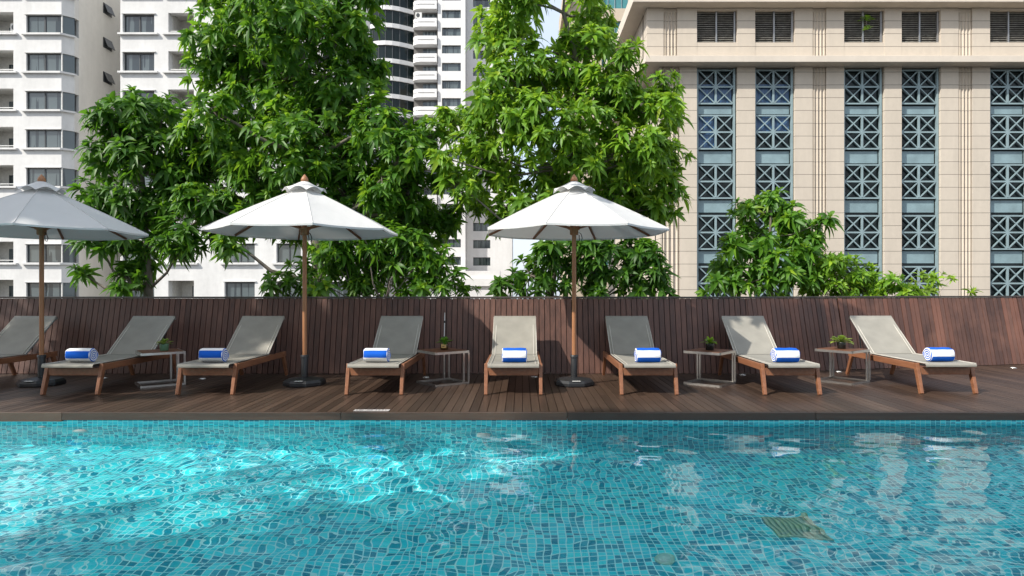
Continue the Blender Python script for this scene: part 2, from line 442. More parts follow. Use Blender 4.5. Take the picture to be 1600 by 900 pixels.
# ------------------------------------------------------------------ unseen hotel block behind the camera, shaped and placed so its roof line shades the near pool
def hotel():
    t = empty('hotel_shade_block', (0, -4, 0), 0, 'unseen pale hotel block behind the camera, shaped to shade the near side of the pool', 'building')
    q = Vector((1.5, 6.45, 0)) - SUN*((6.45+4)/SUN.y)             # roof corner whose shadow falls on the pool edge
    X0, X1, H = q.x, q.x+9.2, q.z
    b = MB(); b.box(X0, X1, -16, 0, STREET+.01, H); b.box(X0-.002, X1+.2, -16.2, .002, H, H+.01); b.build('wall', M['hotel_wall'], t)
    wv = None
    for k in range(4):
        for i in range(2):
            if wv is None:
                m = MB(); m.box(-1.3, 1.3, -.02, .03, 0, 1.7); wv = m.build('window', M['darkframe'], t)
                m = MB(); m.box(-1.2, 1.2, .032, .04, .08, 1.62); m.build('pane', M['glass'], wv)
                c = wv
            else: c = copy_tree(wv, t)
            c.location = (X0+3 + i*4.8, .02, 2.2 + k*3.6)
hotel()

# ------------------------------------------------------------------ fence
def fence():
    t = empty('timber_fence', (0, 9.5, 0), 0, 'chest high fence of dark red brown upright boards leaning back behind the loungers', 'fence')
    H, lean = 1.075, .22
    path = [(-13, 9.30), (3.35, 9.30), (4.9, 9.78), (8.2, 10.5), (13.5, 11.35)]
    b = MB(); b2 = MB(); bk = MB(); cp = MB()
    for si, ((x0, y0), (x1, y1)) in enumerate(zip(path, path[1:])):
        L = math.hypot(x1-x0, y1-y0); u = Vector((x1-x0, y1-y0, 0))/L; n = Vector((-u.y, u.x, 0))
        top = Vector((0, 0, H)) + n*lean; k = int(round(L/.0795)); wd = L/k
        for i in range(k):
            p = Vector((x0, y0 - 9.5, 0)) + u*(wd*(i+.5)); z0 = Vector((0, 0, .004))
            jit = n*random.uniform(-.003, .003)
            (b if si == 0 else b2).bar(p+z0+jit, p+top+jit, wd-.0095, .022, u)
        a = Vector((x0, y0-9.5, 0)) + n*.035; c = Vector((x1, y1-9.5, 0)) + n*.035
        e = .012*top.normalized()
        bk.add([a+e, c+e, c+top-e, a+top-e, a+e+n*.03, c+e+n*.03, c+top-e+n*.03, a+top-e+n*.03],
               [(0,1,2,3),(7,6,5,4),(0,4,5,1),(3,2,6,7),(0,3,7,4),(1,5,6,2)])
        kk = max(1, int(L/2.4))
        for i in range(kk):
            s, e2 = L*i/kk + .002, L*(i+1)/kk - .002
            q = Vector((x0, y0-9.5, 0)) + top + Vector((0, 0, .016)) + n*.045
            cp.bar(q+u*s, q+u*e2, .13, .024, n)
    b.build('board_panel', M['fence'], t); tag(b2.build('board_panel', M['fence_red'], t), 'bent back length of boards in mixed reds and browns'); bk.build('backing', M['black'], t); cp.build('cap_rail', M['cap'], t, bevel=.003)
    for o in KIDS[t]: o.location = (0, 0, 0)
    return t
fence()

c = empty('conduit', (PX(694.5, 9.42), 9.36, .5), 0, 'thin pale upright rod in two lengths on the fence boards above the potted plant', 'conduit')
m = MB(); m.tube([(0, .03, .03), (0, .075, .22)], .0065, 6); m.build('rod_length', M['white_plastic'], c)
m = MB(); m.tube([(0, .083, .255), (0, .125, .42)], .0065, 6); m.build('rod_length', M['white_plastic'], c)
m = MB(); m.box(-.012, .012, .07, .09, .225, .25); m.build('coupling', M['blackplast'], c)

# ------------------------------------------------------------------ loungers
def make_lounger():
    t = empty('sun_lounger')
    W = .675; YF, YH, YT, YR = 0.0, 1.13, 1.70, 1.60         # local: front legs at y = 0
    zs = .355
    hx = W/2 - .022
    for s in (-1, 1):
        m = MB(); m.bar((s*hx, .00, 0), (s*hx, .10, .345), .044, .06, (1, 0, 0), ta=.85); m.build('leg', M['teak'], t, .005)
    for s in (-1, 1):
        m = MB(); m.bar((s*hx, YR+.12, 0), (s*hx, YR-.04, .33), .042, .058, (1, 0, 0), ta=.8); m.build('leg', M['teak'], t, .005)
    for s in (-1, 1):
        m = MB(); m.box(s*hx-.015, s*hx+.015, .125, 1.66, .272, .345); m.build('side_rail', M['teak'], t, .005)
    m = MB(); m.box(-hx+.023, hx-.023, .055, .082, .215, .302); m.build('front_rail', M['teak'], t, .005)
    m = MB(); m.box(-hx+.016, hx-.016, 1.50, 1.53, .255, .315); m.build('rear_rail', M['teak'], t, .005)
    m = MB()
    m.tube([(-hx+.03, -.035, zs-.02), (hx-.03, -.035, zs-.02)], .012, 10)
    for s in (-1, 1): m.tube([(s*(hx-.035), -.035, zs-.022), (s*(hx-.035), YH, zs-.022)], .012, 8)
    m.build('seat_frame', M['blackplast'], t)
    m = MB()
    top = Vector((0, YT, .815)); hg = Vector((0, YH, zs-.02))
    for s in (-1, 1): m.tube([hg+Vector((s*(hx-.04), 0, 0)), top+Vector((s*(hx-.04), .0, -.015))], .012, 8)
    m.tube([top+Vector((-hx+.04, 0, -.015)), top+Vector((hx-.04, 0, -.015))], .012, 8)
    m.build('back_frame', M['metalgrey'], t)
    m = MB()
    for s in (-1, 1): m.bar((s*(hx-.055), YH+.36, .60), (s*(hx-.055), YH+.30, .315), .008, .022, (1, 0, 0))
    m.tube([(-hx+.06, YH+.36, .60), (hx-.06, YH+.36, .60)], .009, 8)
    m.build('back_strut', M['blackplast'], t)
    # woven sling: one sheet for the seat, one for the back, sagging between the side bars
    def sheet(name, rows, mat, xs, thick=.004):
        m = MB(); n = len(xs)
        for lay, sg in ((0, 1), (1, -1)):
            vs = []
            for (y, z, nx_, nz_, sag) in rows:
                for xx in xs:
                    k = sag*(1-(xx/(hx))**2)
                    vs.append((xx, y - nx_*(k + lay*thick), z - nz_*(k + lay*thick)))
            fs = []
            for i in range(len(rows)-1):
                for j in range(n-1):
                    q = (i*n+j, i*n+j+1, (i+1)*n+j+1, (i+1)*n+j); fs.append(q if sg > 0 else q[::-1])
            m.add(vs, fs, 0, True)
        return m.build(name, mat, t)
    ew = .022
    xs_mid = [(-hx+ew) + 2*(hx-ew)*i/10 for i in range(11)]
    rows = [(-.05, zs-.034, 0, 1, 0), (-.055, zs-.018, 0, 1, 0), (-.04, zs, 0, 1, .001)] + [(.02+1.11*i/10, zs, 0, 1, .003+.014*math.sin(math.pi*i/10)) for i in range(11)]
    sheet('seat_sling', rows, M['sling'], xs_mid)
    bd = (top - hg).normalized(); nb = Vector((0, bd.z, -bd.y))   # normal pointing backwards-down
    rb = []
    for i in range(11):
        p = hg + (top-hg)*(i/10) + Vector((0, -.012, .022))
        rb.append((p.y, p.z, -nb.y, -nb.z, .002+.022*math.sin(math.pi*min(1, i/10))))
    rb = [(y, z, -a, -b, s) for (y, z, a, b, s) in rb]
    rb = [(y + (0 if s else 0), z, -nb.y, -nb.z, s) for (y, z, a, b, s) in rb]
    rb.append((top.y+.012, top.z-.005, -nb.y, -nb.z, 0)); rb.append((top.y+.014, top.z-.03, -nb.y, -nb.z, 0))
    sheet('back_sling', rb, M['sling'], xs_mid)
    m = MB()                                                   # stitched hems
    for s in (-1, 1):
        for off in (.0, .038):
            x = s*(hx-ew-off)
            m.tube([(x, -.04, zs+.002), (x, YH, zs+.0015-.0)], .0034, 5)
            m.tube([(x, (hg.y-.014), hg.z+.024), (x, top.y-.014, top.z+.022-.018)], .0042, 5)
    m.build('hem', M['hem'], t)
    return t
L0 = make_lounger()
LX = [-6.85, -5.185, -3.635, -1.695, -.095, 1.465, 3.11, 4.955]
LY = [7.46, 7.46, 7.46, 7.46, 7.46, 7.46, 7.46, 7.54]
LLAB = ['grey sun lounger cut off by the picture edge behind the shaded parasol pole',
        'shaded grey sun lounger with a striped towel, just right of the shaded parasol base',
        'grey sling sun lounger in full shade, just left of the middle parasol pole',
        'sun lounger with a dark shaded back and sunlit foot end, right of the middle parasol',
        'beige sun lounger seen straight from its foot end, between middle parasol and orange pole',
        'sun lounger with dark shaded back and sunlit seat, right of the orange wood parasol pole',
        'beige sun lounger whose back is split by a diagonal shadow, beside a dim table',
        'fully sunlit beige sun lounger furthest from the parasols, with orange lit side rail']
TLAB = [None, 'rolled striped towel on the shaded lounger next to the shaded parasol base',
        'rolled striped towel on the fully shaded lounger just left of the middle parasol pole',
        'rolled blue and white towel on the dark backed lounger right of the middle parasol',
        'rolled blue and white towel on the lounger seen straight from its foot end',
        'rolled blue and white towel on the dark backed lounger right of the sunlit parasol pole',
        'rolled blue and white towel on the lounger with a diagonal shadow on its back',
        'rolled blue and white towel on the fully sunlit lounger furthest from the parasols']
def make_towel():
    m = MB(); n = 28; prof = []
    for k in range(n):
        a = 2*math.pi*k/n; ca, sa = math.cos(a), math.sin(a); e = 2.25
        rr = (abs(ca)**e + abs(sa)**e)**(-1/e); prof.append((rr*ca*.088, rr*sa*.078))
    xs = [-.146, -.143, -.136, -.07, 0, .07, .136, .143, .146]; sc_ = [.80, .93, 1, 1.02, 1.015, 1.025, 1, .93, .80]
    vs = []
    for i, (x, s) in enumerate(zip(xs, sc_)):
        for k, (y, z) in enumerate(prof):
            wob = 1 + .02*math.sin(5*x*9 + k) + .012*math.sin(k*1.7)
            vs.append((x + .004*math.sin(k*.9), y*s*wob, max(-.078, z*s*wob)))
    fs = []
    for i in range(len(xs)-1):
        for k in range(n): fs.append((i*n+k, (i+1)*n+k, (i+1)*n+(k+1) % n, i*n+(k+1) % n))
    m.add(vs, fs, 0, True); m.add(vs[:n], [tuple(range(n))]); m.add(vs[-n:], [tuple(range(n-1, -1, -1))])
    return m.build('rolled_towel', M['towel'])
TW0 = make_towel(); first_t = True
TPX = [None, 127.5, 334, 589, 804, 1012, 1227, 1467]
TROT = [0, .35, .18, .2, 0, 0, 0, .1]; TYAW = [0, .02, -.05, -.05, .0, .02, .03, .04]
for i, (x, y) in enumerate(zip(LX, LY)):
    o = L0 if i == 0 else copy_tree(L0)
    o.location = (x, y, 0); o.rotation_euler = (0, 0, random.uniform(-.008, .008))
    tag(o, LLAB[i], 'sun lounger', 'sun loungers in a row on the deck')
    if TPX[i]:
        tw = TW0 if first_t else TW0.copy()
        if not first_t: col.objects.link(tw)
        first_t = False
        ty = 7.72 + (y-7.46)
        tw.location = (PX(TPX[i], ty), ty, .355+.075); tw.rotation_euler = ([0, -.40, -.50, -.52, .51, .48, .50, .44][i], 0, TYAW[i])
        tag(tw, TLAB[i], 'towel', 'rolled striped towels')

# ------------------------------------------------------------------ parasols
def make_parasol():
    t = empty('parasol')
    m = MB(); n = 8; r0 = math.pi/8
    m.lathe([(.255, 0), (.262, .012), (.262, .045), (.235, .075), (.10, .095), (.06, .10)], 8, rot=r0, smooth=False)
    b = m.build('base', M['blackplast'], t, .004)
    m = MB(); m.box(-.05, .05, -.235, -.20, .0735, .0775); m.build('label_plate', M['white_plastic'], b)
    m = MB(); m.lathe([(.042, .09), (.042, .36), (.036, .375)], 16); m.lathe([(.05, .345), (.05, .375), (.044, .38)], 16)
    m.build('sleeve', M['blackplast'], t)
    m = MB(); m.tube([(0, 0, .30), (0, 0, 2.46)], .027, 16); m.build('pole', M['teak_pole'], t)
    # canopy: octagon of eight slightly sagging gores
    Rr, ZR, rt, ZT = 1.185, 1.945, .10, 2.475
    def ring(r, z, sag):
        out = []
        for k in range(8):
            a0, a1 = 2*math.pi*k/8 + r0, 2*math.pi*(k+1)/8 + r0
            for s in range(4):
                f = s/4; x = (math.cos(a0)*(1-f)+math.cos(a1)*f)*r; y = (math.sin(a0)*(1-f)+math.sin(a1)*f)*r
                out.append((x, y, z - sag*4*f*(1-f)))
        return out
    m = MB(); rows = []
    for i in range(9):
        f = i/8; r = rt + (Rr-rt)*f; z = ZT + (ZR-ZT)*f + .012*math.sin(math.pi*f)
        rows.append(ring(r, z, .012*f + .01*math.sin(math.pi*f)))
    rows.append(ring(Rr+.001, ZR-.022, .012))
    N = 32; vs = [p for r in rows for p in r]
    fs = [(i*N+k, (i+1)*N+k, (i+1)*N+(k+1) % N, i*N+(k+1) % N) for i in range(len(rows)-1) for k in range(N)]
    m.add(vs, fs, 0, False); cn = m.build('canopy', M['canvas'], t)
    for p in cn.data.polygons: p.use_smooth = True
    me = cn.data; bm = bmesh.new(); bm.from_mesh(me)
    for e in bm.edges:
        if e.is_manifold and e.calc_face_angle(0) > .12: e.smooth = False
    bm.to_mesh(me); bm.free()
    m = MB()                                                     # sewn seams over the ribs
    for k in range(8):
        a = 2*math.pi*k/8 + r0
        m.tube([((rt+(Rr-rt)*i/8)*math.cos(a), (rt+(Rr-rt)*i/8)*math.sin(a), ZT+(ZR-ZT)*i/8+.012*math.sin(math.pi*i/8)+.001) for i in range(9)], .0055, 5)
    m.build('seam', M['seam'], t)
    m = MB()                                                     # scalloped vent cap
    rows = []
    for i in range(6):
        f = i/5; r = .03 + (.275-.03)*f; z = 2.585 - .115*f - .03*f*f
        pts = []
        for k in range(64):
            a = 2*math.pi*k/64 + r0; ph = (k % 8)/8
            octo = math.cos(math.pi/8)/math.cos(((a - r0) % (math.pi/4)) - math.pi/8)
            pts.append((math.cos(a)*r*octo, math.sin(a)*r*octo, z + (.048*f**3)*math.sin(math.pi*ph)))
        rows.append(pts)
    vs = [p for r in rows for p in r]; N = 64
    fs = [(i*N+k, (i+1)*N+k, (i+1)*N+(k+1) % N, i*N+(k+1) % N) for i in range(5) for k in range(N)]
    m.add(vs, fs, 0, True); m.build('vent_cap', M['canvas'], t)
    m = MB(); m.lathe([(.02, 2.56), (.042, 2.575), (.048, 2.60), (.038, 2.628), (.018, 2.655), (.004, 2.672)], 16); m.build('finial', M['teak_pole'], t)
    m = MB(); m.lathe([(.05, 2.36), (.062, 2.37), (.062, 2.42), (.05, 2.43)], 12); m.build('top_hub', M['teak_pole'], t)
    m = MB(); m.lathe([(.045, 1.90), (.055, 1.91), (.055, 1.965), (.075, 1.97), (.075, 2.005), (.05, 2.01)], 16); m.build('runner', M['teak_pole'], t)
    for k in range(8):
        a = 2*math.pi*k/8 + r0; c, s = math.cos(a), math.sin(a)
        m = MB(); m.bar((c*.05, s*.05, 2.40), (c*(Rr-.02), s*(Rr-.02), ZR-.0125), .022, .026, (-s, c, 0)); rb = m.build('rib', M['teak'], t)
        m = MB(); m.bar((c*.06, s*.06, 1.985), (c*.60, s*.60, 2.145), .02, .02, (-s, c, 0)); m.build('strut', M['teak'], rb)
    m = MB()                                                     # the pull cord
    pts = [(.06, -.03, 1.93), (.085, -.035, 1.91), (.10, -.03, 1.86), (.085, -.03, 1.815), (.065, -.03, 1.83), (.06, -.03, 1.90)]
    m.tube(pts, .005, 6, cap=False); m.build('pull_cord', M['blackplast'], t)
    return t
U0 = make_parasol()
for i, (px, lab) in enumerate(((65, 'parasol in blue grey shade, cut off by the edge of the picture'),
                               (476, 'white parasol in front of the big tree, middle one of the three parasols'),
                               (897, 'white parasol with sunlit orange wood pole, right of the lounger seen straight on'))):
    o = U0 if i == 0 else copy_tree(U0)
    o.location = (PX(px, 8.25), 8.25, 0.0); o.rotation_euler = (0, 0, [0.03, 0, .05][i])
    tag(o, lab, 'parasol', 'market parasols over the loungers')

# ------------------------------------------------------------------ side tables with potted plants
def make_table():
    t = empty('side_table'); S = .24; H = .425
    m = MB(); m.box(-S+.012, S-.012, -S+.012, S-.012, H-.016, H+.004); m.build('table_top', M['table_wood'], t, .003)
    m = MB()
    for s in (-1, 1):
        m.box(-S, S, s*S-.01, s*S+.01, H-.03, H); m.box(s*S-.01, s*S+.01, -S+.0105, S-.0105, H-.0295, H-.0005)
    m.build('top_frame', M['steel'], t)
    m = MB()
    for s in (-1, 1):
        m.box(-S, S, s*S-.012, s*S+.012, 0, .024); m.box(s*S-.012, s*S+.012, -S+.0125, S-.0125, .0005, .0235)
    m.build('base_frame', M['steel'], t)
    for sx in (-1, 1):                                            # doubled uprights along the far edge
        for dy in (0, 1):
            m = MB(); y = S - dy*.075; x = sx*S
            m.box(x-.009, x+.009, y-.011, y+.011, .0245, H-.0305); m.build('upright', M['steel'], t)
    return t
T0 = make_table()
def leaf_ball(c, n, L, wd, seed):
    """small pot plant foliage: (verts, quads)"""
    r = np.random.default_rng(seed); V = []; Q = []
    for i in range(n):
        a = r.uniform(0, 2*math.pi); th = r.uniform(.2, 1.35); l = L*r.uniform(.6, 1.15); ww = wd*r.uniform(.7, 1.2)
        d = Vector((math.cos(a)*math.sin(th), math.sin(a)*math.sin(th), math.cos(th))); s = d.cross(Vector((0, 0, 1))).normalized()
        p = Vector(c) + d*.01
        for j, (f, k) in enumerate(((0, .12), (.45, .35), (.7, 1), (.88, .75), (1, .05))):
            q = p + d*l*f - Vector((0, 0, .35*l*f*f))
            V += [q - s*ww*k/2 + Vector((0, 0, ww*.15*k)), q, q + s*ww*k/2 + Vector((0, 0, ww*.15*k))]
        b = 15*i
        for j in range(4):
            for k in range(2): Q.append((b+3*j+k, b+3*j+k+1, b+3*j+3+k+1, b+3*j+3+k))
    return [tuple(v) for v in V], Q
def glass_pot():
    m = NT('green_glass'); m.set((.10, .20, .12), .08, 0, .7); return m.mat
M['pot_green'] = glass_pot(); M['pot_dark'] = plain('dark_pot', (.012, .014, .013), .25); M['pot_label'] = plain('tan_label', (.55, .36, .13), .6)
M['amber'] = plain('amber_pot', (.05, .022, .006), .2)
TD = [(-4.62, 8.30, -52, 'dark topped side table in shade between two grey loungers, left of the middle parasol', 'small lime plant in a pale green glass pot on the shaded table', 256.5),
      (-1.02, 8.40, -52, 'side table in the fence shadow below the thin upright rod', 'dark green plant in an amber pot with a tan label, below the upright rod', 694),
      (2.42, 8.36, -40, 'side table with dim red brown top beside the lounger split by a diagonal shadow', 'small mid green plant in a dark pot on the dim red brown table', 1109),
      (4.22, 8.55, -52, 'side table with sunlit orange brown top beside the fully sunlit lounger', 'pale yellow green plant in a black pot on the sunlit orange brown table', 1315)]
for i, (x, y, rz, lab, plab, ppx) in enumerate(TD):
    o = T0 if i == 0 else copy_tree(T0)
    o.location = (x, y, 0); o.rotation_euler = (0, 0, R(rz)); tag(o, lab, 'side table', 'steel framed side tables')
    p = empty('potted_plant', (PX(ppx, y), y, .43), 0, plab, 'potted plant', 'small potted plants on the side tables')
    m = MB(); h = .085; rr = .05
    if i == 1:
        m.lathe([(.042, 0), (.052, .02), (.054, .075), (.05, .085), (.044, .085), (.044, .072)], 20)
    else: m.lathe([(.046, 0), (.05, .004), (.054, .078), (.054, .086), (.046, .086), (.046, .074)], 20)
    pot = m.build('pot', [M['pot_green'], M['amber'], M['pot_dark'], M['pot_dark']][i], p)
    if i == 1:
        m = MB(); vs = []
        for k in range(7):
            a = R(-125 + 70*k/6)
            for z in (.028, .076): vs.append((math.cos(a)*.0552, math.sin(a)*.0552, z))
        m.add(vs, [(2*k, 2*k+2, 2*k+3, 2*k+1) for k in range(6)], 0, True); lb = m.build('label', M['pot_label'], pot)
        m = MB(); m.add([(-.022, -.0556, .048), (-.004, -.0566, .042), (.012, -.0566, .044), (.016, -.0562, .05), (.002, -.0566, .05), (-.012, -.0562, .056)], [(0, 1, 2, 3, 4, 5)])
        m.build('printed_mark', M['black'], lb)
    m = MB(); m.lathe([(.0, .07), (.044, .071)], 16); m.build('soil', M['soil'], pot)
    V, Q = leaf_ball((0, 0, .08), [46, 26, 30, 42][i], [.11, .125, .13, .15][i], [.036, .055, .05, .055][i], 40+i)
    m = MB(); m.add(V, Q, 0, True); m.build('foliage', [M['leaf_lime'], M['leaf_mid'], M['leaf_light'], M['leaf_lime']][i], p)

# ------------------------------------------------------------------ small fittings
lens = plain('pale_lens', (.85, .85, .82), .25)
first = None
for px, py in ((163, 591), (317, 592), (666, 590), (835, 589), (904, 590), (1160, 586), (1310, 581), (1583, 575)):
    y = F*CAMZ/(py-CY)
    if first is None:
        first = empty('deck_light'); tag(first, 'small round pale light set flush in the deck boards near the foot of the fence', 'deck light', 'recessed lights along the fence')
        m = MB(); m.lathe([(.05, .0), (.05, .004), (.038, .006)], 20); m.build('rim', M['steel'], first)
        m = MB(); m.lathe([(.037, .0045), (.036, .0075), (.02, .010)], 20); m.build('lens', lens, first); o = first
    else: o = copy_tree(first)
    o.location = (PX(px, y), y, .0008)
first = None
for px, zz, s, lab in ((125, -.11-.40, 1.0, 'round white pool light under water below the fascia joint, larger of the close pair'),
                  (65, -.11-.20, .62, 'smaller round white fitting high on the pool wall near the picture edge'),
                  (755, -.11-.50, .95, 'round white pool light under water near the middle of the pool wall')):
    o = empty('pool_light', (PX(px, 6.43), 6.433, zz), 0, lab, 'pool light', 'round fittings on the pool wall'); o.scale = (s, s, s)
    m = MB(); m.lathe([(.066, 0), (.066, .012), (.052, .018)], 24); a = m.build('rim', M['white_plastic'], o); a.rotation_euler = (R(90), 0, 0); a.cycles.is_caustics_receiver = True
    m = MB(); m.lathe([(.05, .014), (.048, .02), (.02, .024)], 24); a = m.build('lens', lens, o); a.rotation_euler = (R(90), 0, 0); a.cycles.is_caustics_receiver = True
g = empty('floor_drain', (1.93, 4.62, FLOOR_Z+.004), 0, 'square greenish slotted drain grate on the pool floor', 'drain')
m = MB()
for i in range(9): m.box(-.165+i*.0385, -.165+i*.0385+.022, -.15, .15, .006, .014)
m.box(-.172, .172, -.17, -.15, .004, .016); m.box(-.172, .172, .15, .17, .004, .016); m.build('grate', plain('green_brass', (.30, .52, .40), .4), g)
m = MB(); m.box(-.17, .17, -.168, .168, 0, .003); m.build('sump', plain('drain_dark', (.14, .38, .34), .6), g)
g = empty('floor_inlet', (.93, 4.17, FLOOR_Z+.003), 0, 'small round pale inlet fitting on the pool floor near the bottom of the picture', 'inlet')
m = MB(); m.lathe([(.062, 0), (.062, .008), (.05, .010)], 24); m.build('ring', plain('inlet_green', (.30, .66, .55), .4), g)
m = MB(); m.lathe([(.046, .003), (.044, .012), (.012, .014)], 20); m.build('cover', plain('inlet_pale', (.38, .74, .68), .4), g)

g = empty('depth_plate', (PX(580, 6.47), 6.495, .001), 0, 'small white marker plate with faint dark lettering lying on the deck edge', 'sign')
m = MB(); m.box(-.176, .176, -.04, .04, 0, .005); m.build('plate', plain('plate_white', (.44, .41, .39), .5), g, .001)
m = MB(); r3 = random.Random(4); x = -.155
while x < .15:
    wdt = r3.choice([.008, .012, .018, .026])
    if r3.random() < .8: m.box(x, x+wdt, -.012, .014, .0052, .006)
    x += wdt + r3.choice([.005, .006, .016])
m.build('lettering', plain('letter_grey', (.10, .09, .09), .6), g)

# ------------------------------------------------------------------ trees
def leaves_np(p, a, L, wd, n_leaf, r, th=(.45, 1.75), droop=.55):
    """rosettes of long drooping leaves at points p with axes a: verts, quads, young flag per quad"""
    N = len(p); idx = np.repeat(np.arange(N), n_leaf); K = len(idx)
    a = a / np.linalg.norm(a, axis=1, keepdims=True)
    ref = np.where(np.abs(a[:, 2:3]) < .9, np.array([[0, 0, 1.]]), np.array([[1., 0, 0]]))
    u = np.cross(a, ref); u /= np.linalg.norm(u, axis=1, keepdims=True); v = np.cross(a, u)
    j = np.tile(np.arange(n_leaf), N); f = (j + r.random(K)*.8) / n_leaf
    phi = j*2.39996 + np.repeat(r.uniform(0, 6.28, N), n_leaf) + r.normal(0, .25, K)
    theta = th[0] + (th[1]-th[0])*f**.8 + r.normal(0, .14, K)
    A, U, Vv = a[idx], u[idx], v[idx]
    rad = U*np.cos(phi)[:, None] + Vv*np.sin(phi)[:, None]
    d = A*np.cos(theta)[:, None] + rad*np.sin(theta)[:, None]
    s = np.cross(d, A); s /= np.linalg.norm(s, axis=1, keepdims=True) + 1e-9
    nrm = np.cross(s, d)
    size = np.repeat(r.uniform(.6, 1.25, N), n_leaf)
    l = L*size*r.uniform(.7, 1.1, K)*(.62+.38*np.clip(f*2.2, 0, 1)); ww = wd*size*r.uniform(.8, 1.15, K)
    base = p[idx] - A*(.22*L*f)[:, None]
    dr = droop*(.6+.6*r.random(K))
    ts = np.array([0, .22, .5, .78, 1.0]); ks = np.array([.16, .82, 1.0, .62, .03])
    out = np.empty((K, 5, 3, 3))
    roll = r.normal(0, .35, K); s2 = s*np.cos(roll)[:, None] + nrm*np.sin(roll)[:, None]; n2 = np.cross(s2, d)
    for i, (t, k) in enumerate(zip(ts, ks)):
        c = base + d*(l*t)[:, None]; c[:, 2] -= dr*l*t*t*.75
        c += nrm*(l*.08*math.sin(math.pi*t))[:, None]
        hw = (ww*k/2)[:, None]; up = n2*(ww*k*.14)[:, None]
        out[:, i, 0] = c - s2*hw + up; out[:, i, 1] = c; out[:, i, 2] = c + s2*hw + up
    verts = out.reshape(-1, 3)
    q0 = np.array([[3*i+k, 3*i+k+1, 3*i+3+k+1, 3*i+3+k] for i in range(4) for k in range(2)])
    quads = (q0[None] + (np.arange(K)*15)[:, None, None]).reshape(-1, 4)
    young = np.repeat((f < .3), 8)
    return verts, quads, young, idx

def tree(name, label, cat, base, lobes, mats, seed, trunk=None, dens=102, L=.30, wd=.075, nl=13, tr=.12, group=None, young_p=.5, droop=.55, open_=.12, limbs=True):
    """lobes: (px, py, radius px, Y); trunk: list of world points; the crown's rosettes fill the lobes, limbs run to each lobe"""
    r = np.random.default_rng(seed)
    t = empty(name, base, 0, label, cat, group); bp = np.array(base)
    Ps, As = [], []; cs = []
    for (px, py, rp, Y) in lobes:
        c = np.array(P(px, py, Y)); rad = rp/F*Y; cs.append((c, rad))
        n = max(2, int(dens*rad*rad*1.0 + 1))
        dd = r.normal(size=(n, 3)); dd /= np.linalg.norm(dd, axis=1, keepdims=True)
        rr = rad*(open_ + (1-open_)*r.random(n)**.6)
        pos = c + dd*rr[:, None]*np.array([1, 1, .95])
        ax = dd*.9 + np.array([0, -.12, .55]) + r.normal(0, .3, (n, 3))
        Ps.append(pos); As.append(ax)
    p = np.concatenate(Ps); a = np.concatenate(As)
    k = p[:, 2] > .25; p, a = p[k], a[k]
    V, Q, young, idx = leaves_np(p, a, L, wd, nl, r, droop=droop)
    ros_y = r.random(len(p)) < young_p
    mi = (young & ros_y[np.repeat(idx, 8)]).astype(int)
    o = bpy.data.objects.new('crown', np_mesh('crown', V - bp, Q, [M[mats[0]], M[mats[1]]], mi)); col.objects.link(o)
    o.parent = t; KIDS.setdefault(t, []).append(o)
    m = MB()
    tp = [Vector(q) for q in (trunk or [base, (base[0], base[1], base[2]+1)])]
    n = len(tp); rads = [tr*(1 - .6*i/(max(1, n-1))) for i in range(n)]
    m.tube([q - Vector(base) for q in tp], rads, 10)
    if limbs:
        for c, rad in cs:
            cv = Vector(c); best = min(tp[1:], key=lambda q: (q - cv).length + (.6 if q.z > cv.z else 0))
            mid = (best + cv)/2 + Vector((r.normal(0, .12), r.normal(0, .12), -.10*(cv-best).length))
            m.tube([best - Vector(base), mid - Vector(base), cv - Vector(base)], [tr*.34, tr*.24, tr*.12], 7)
            pts = [q for q in p if np.linalg.norm(q - c) < rad*1.02][:14]
            for q in pts:
                qv = Vector(q); md = (cv*.5 + qv*.5) + Vector((0, 0, -.04))
                m.tube([cv - Vector(base), md - Vector(base), qv - Vector(base)], [tr*.11+.003, tr*.06+.003, .004], 4, cap=False)
    m.build('trunk', M['bark'], t)
    return t

def lob(Y, *a, jit=.5, seed=0):
    r = random.Random(seed + len(a))
    return [(x, y, rp, Y + r.uniform(-jit, jit)) for x, y, rp in a]

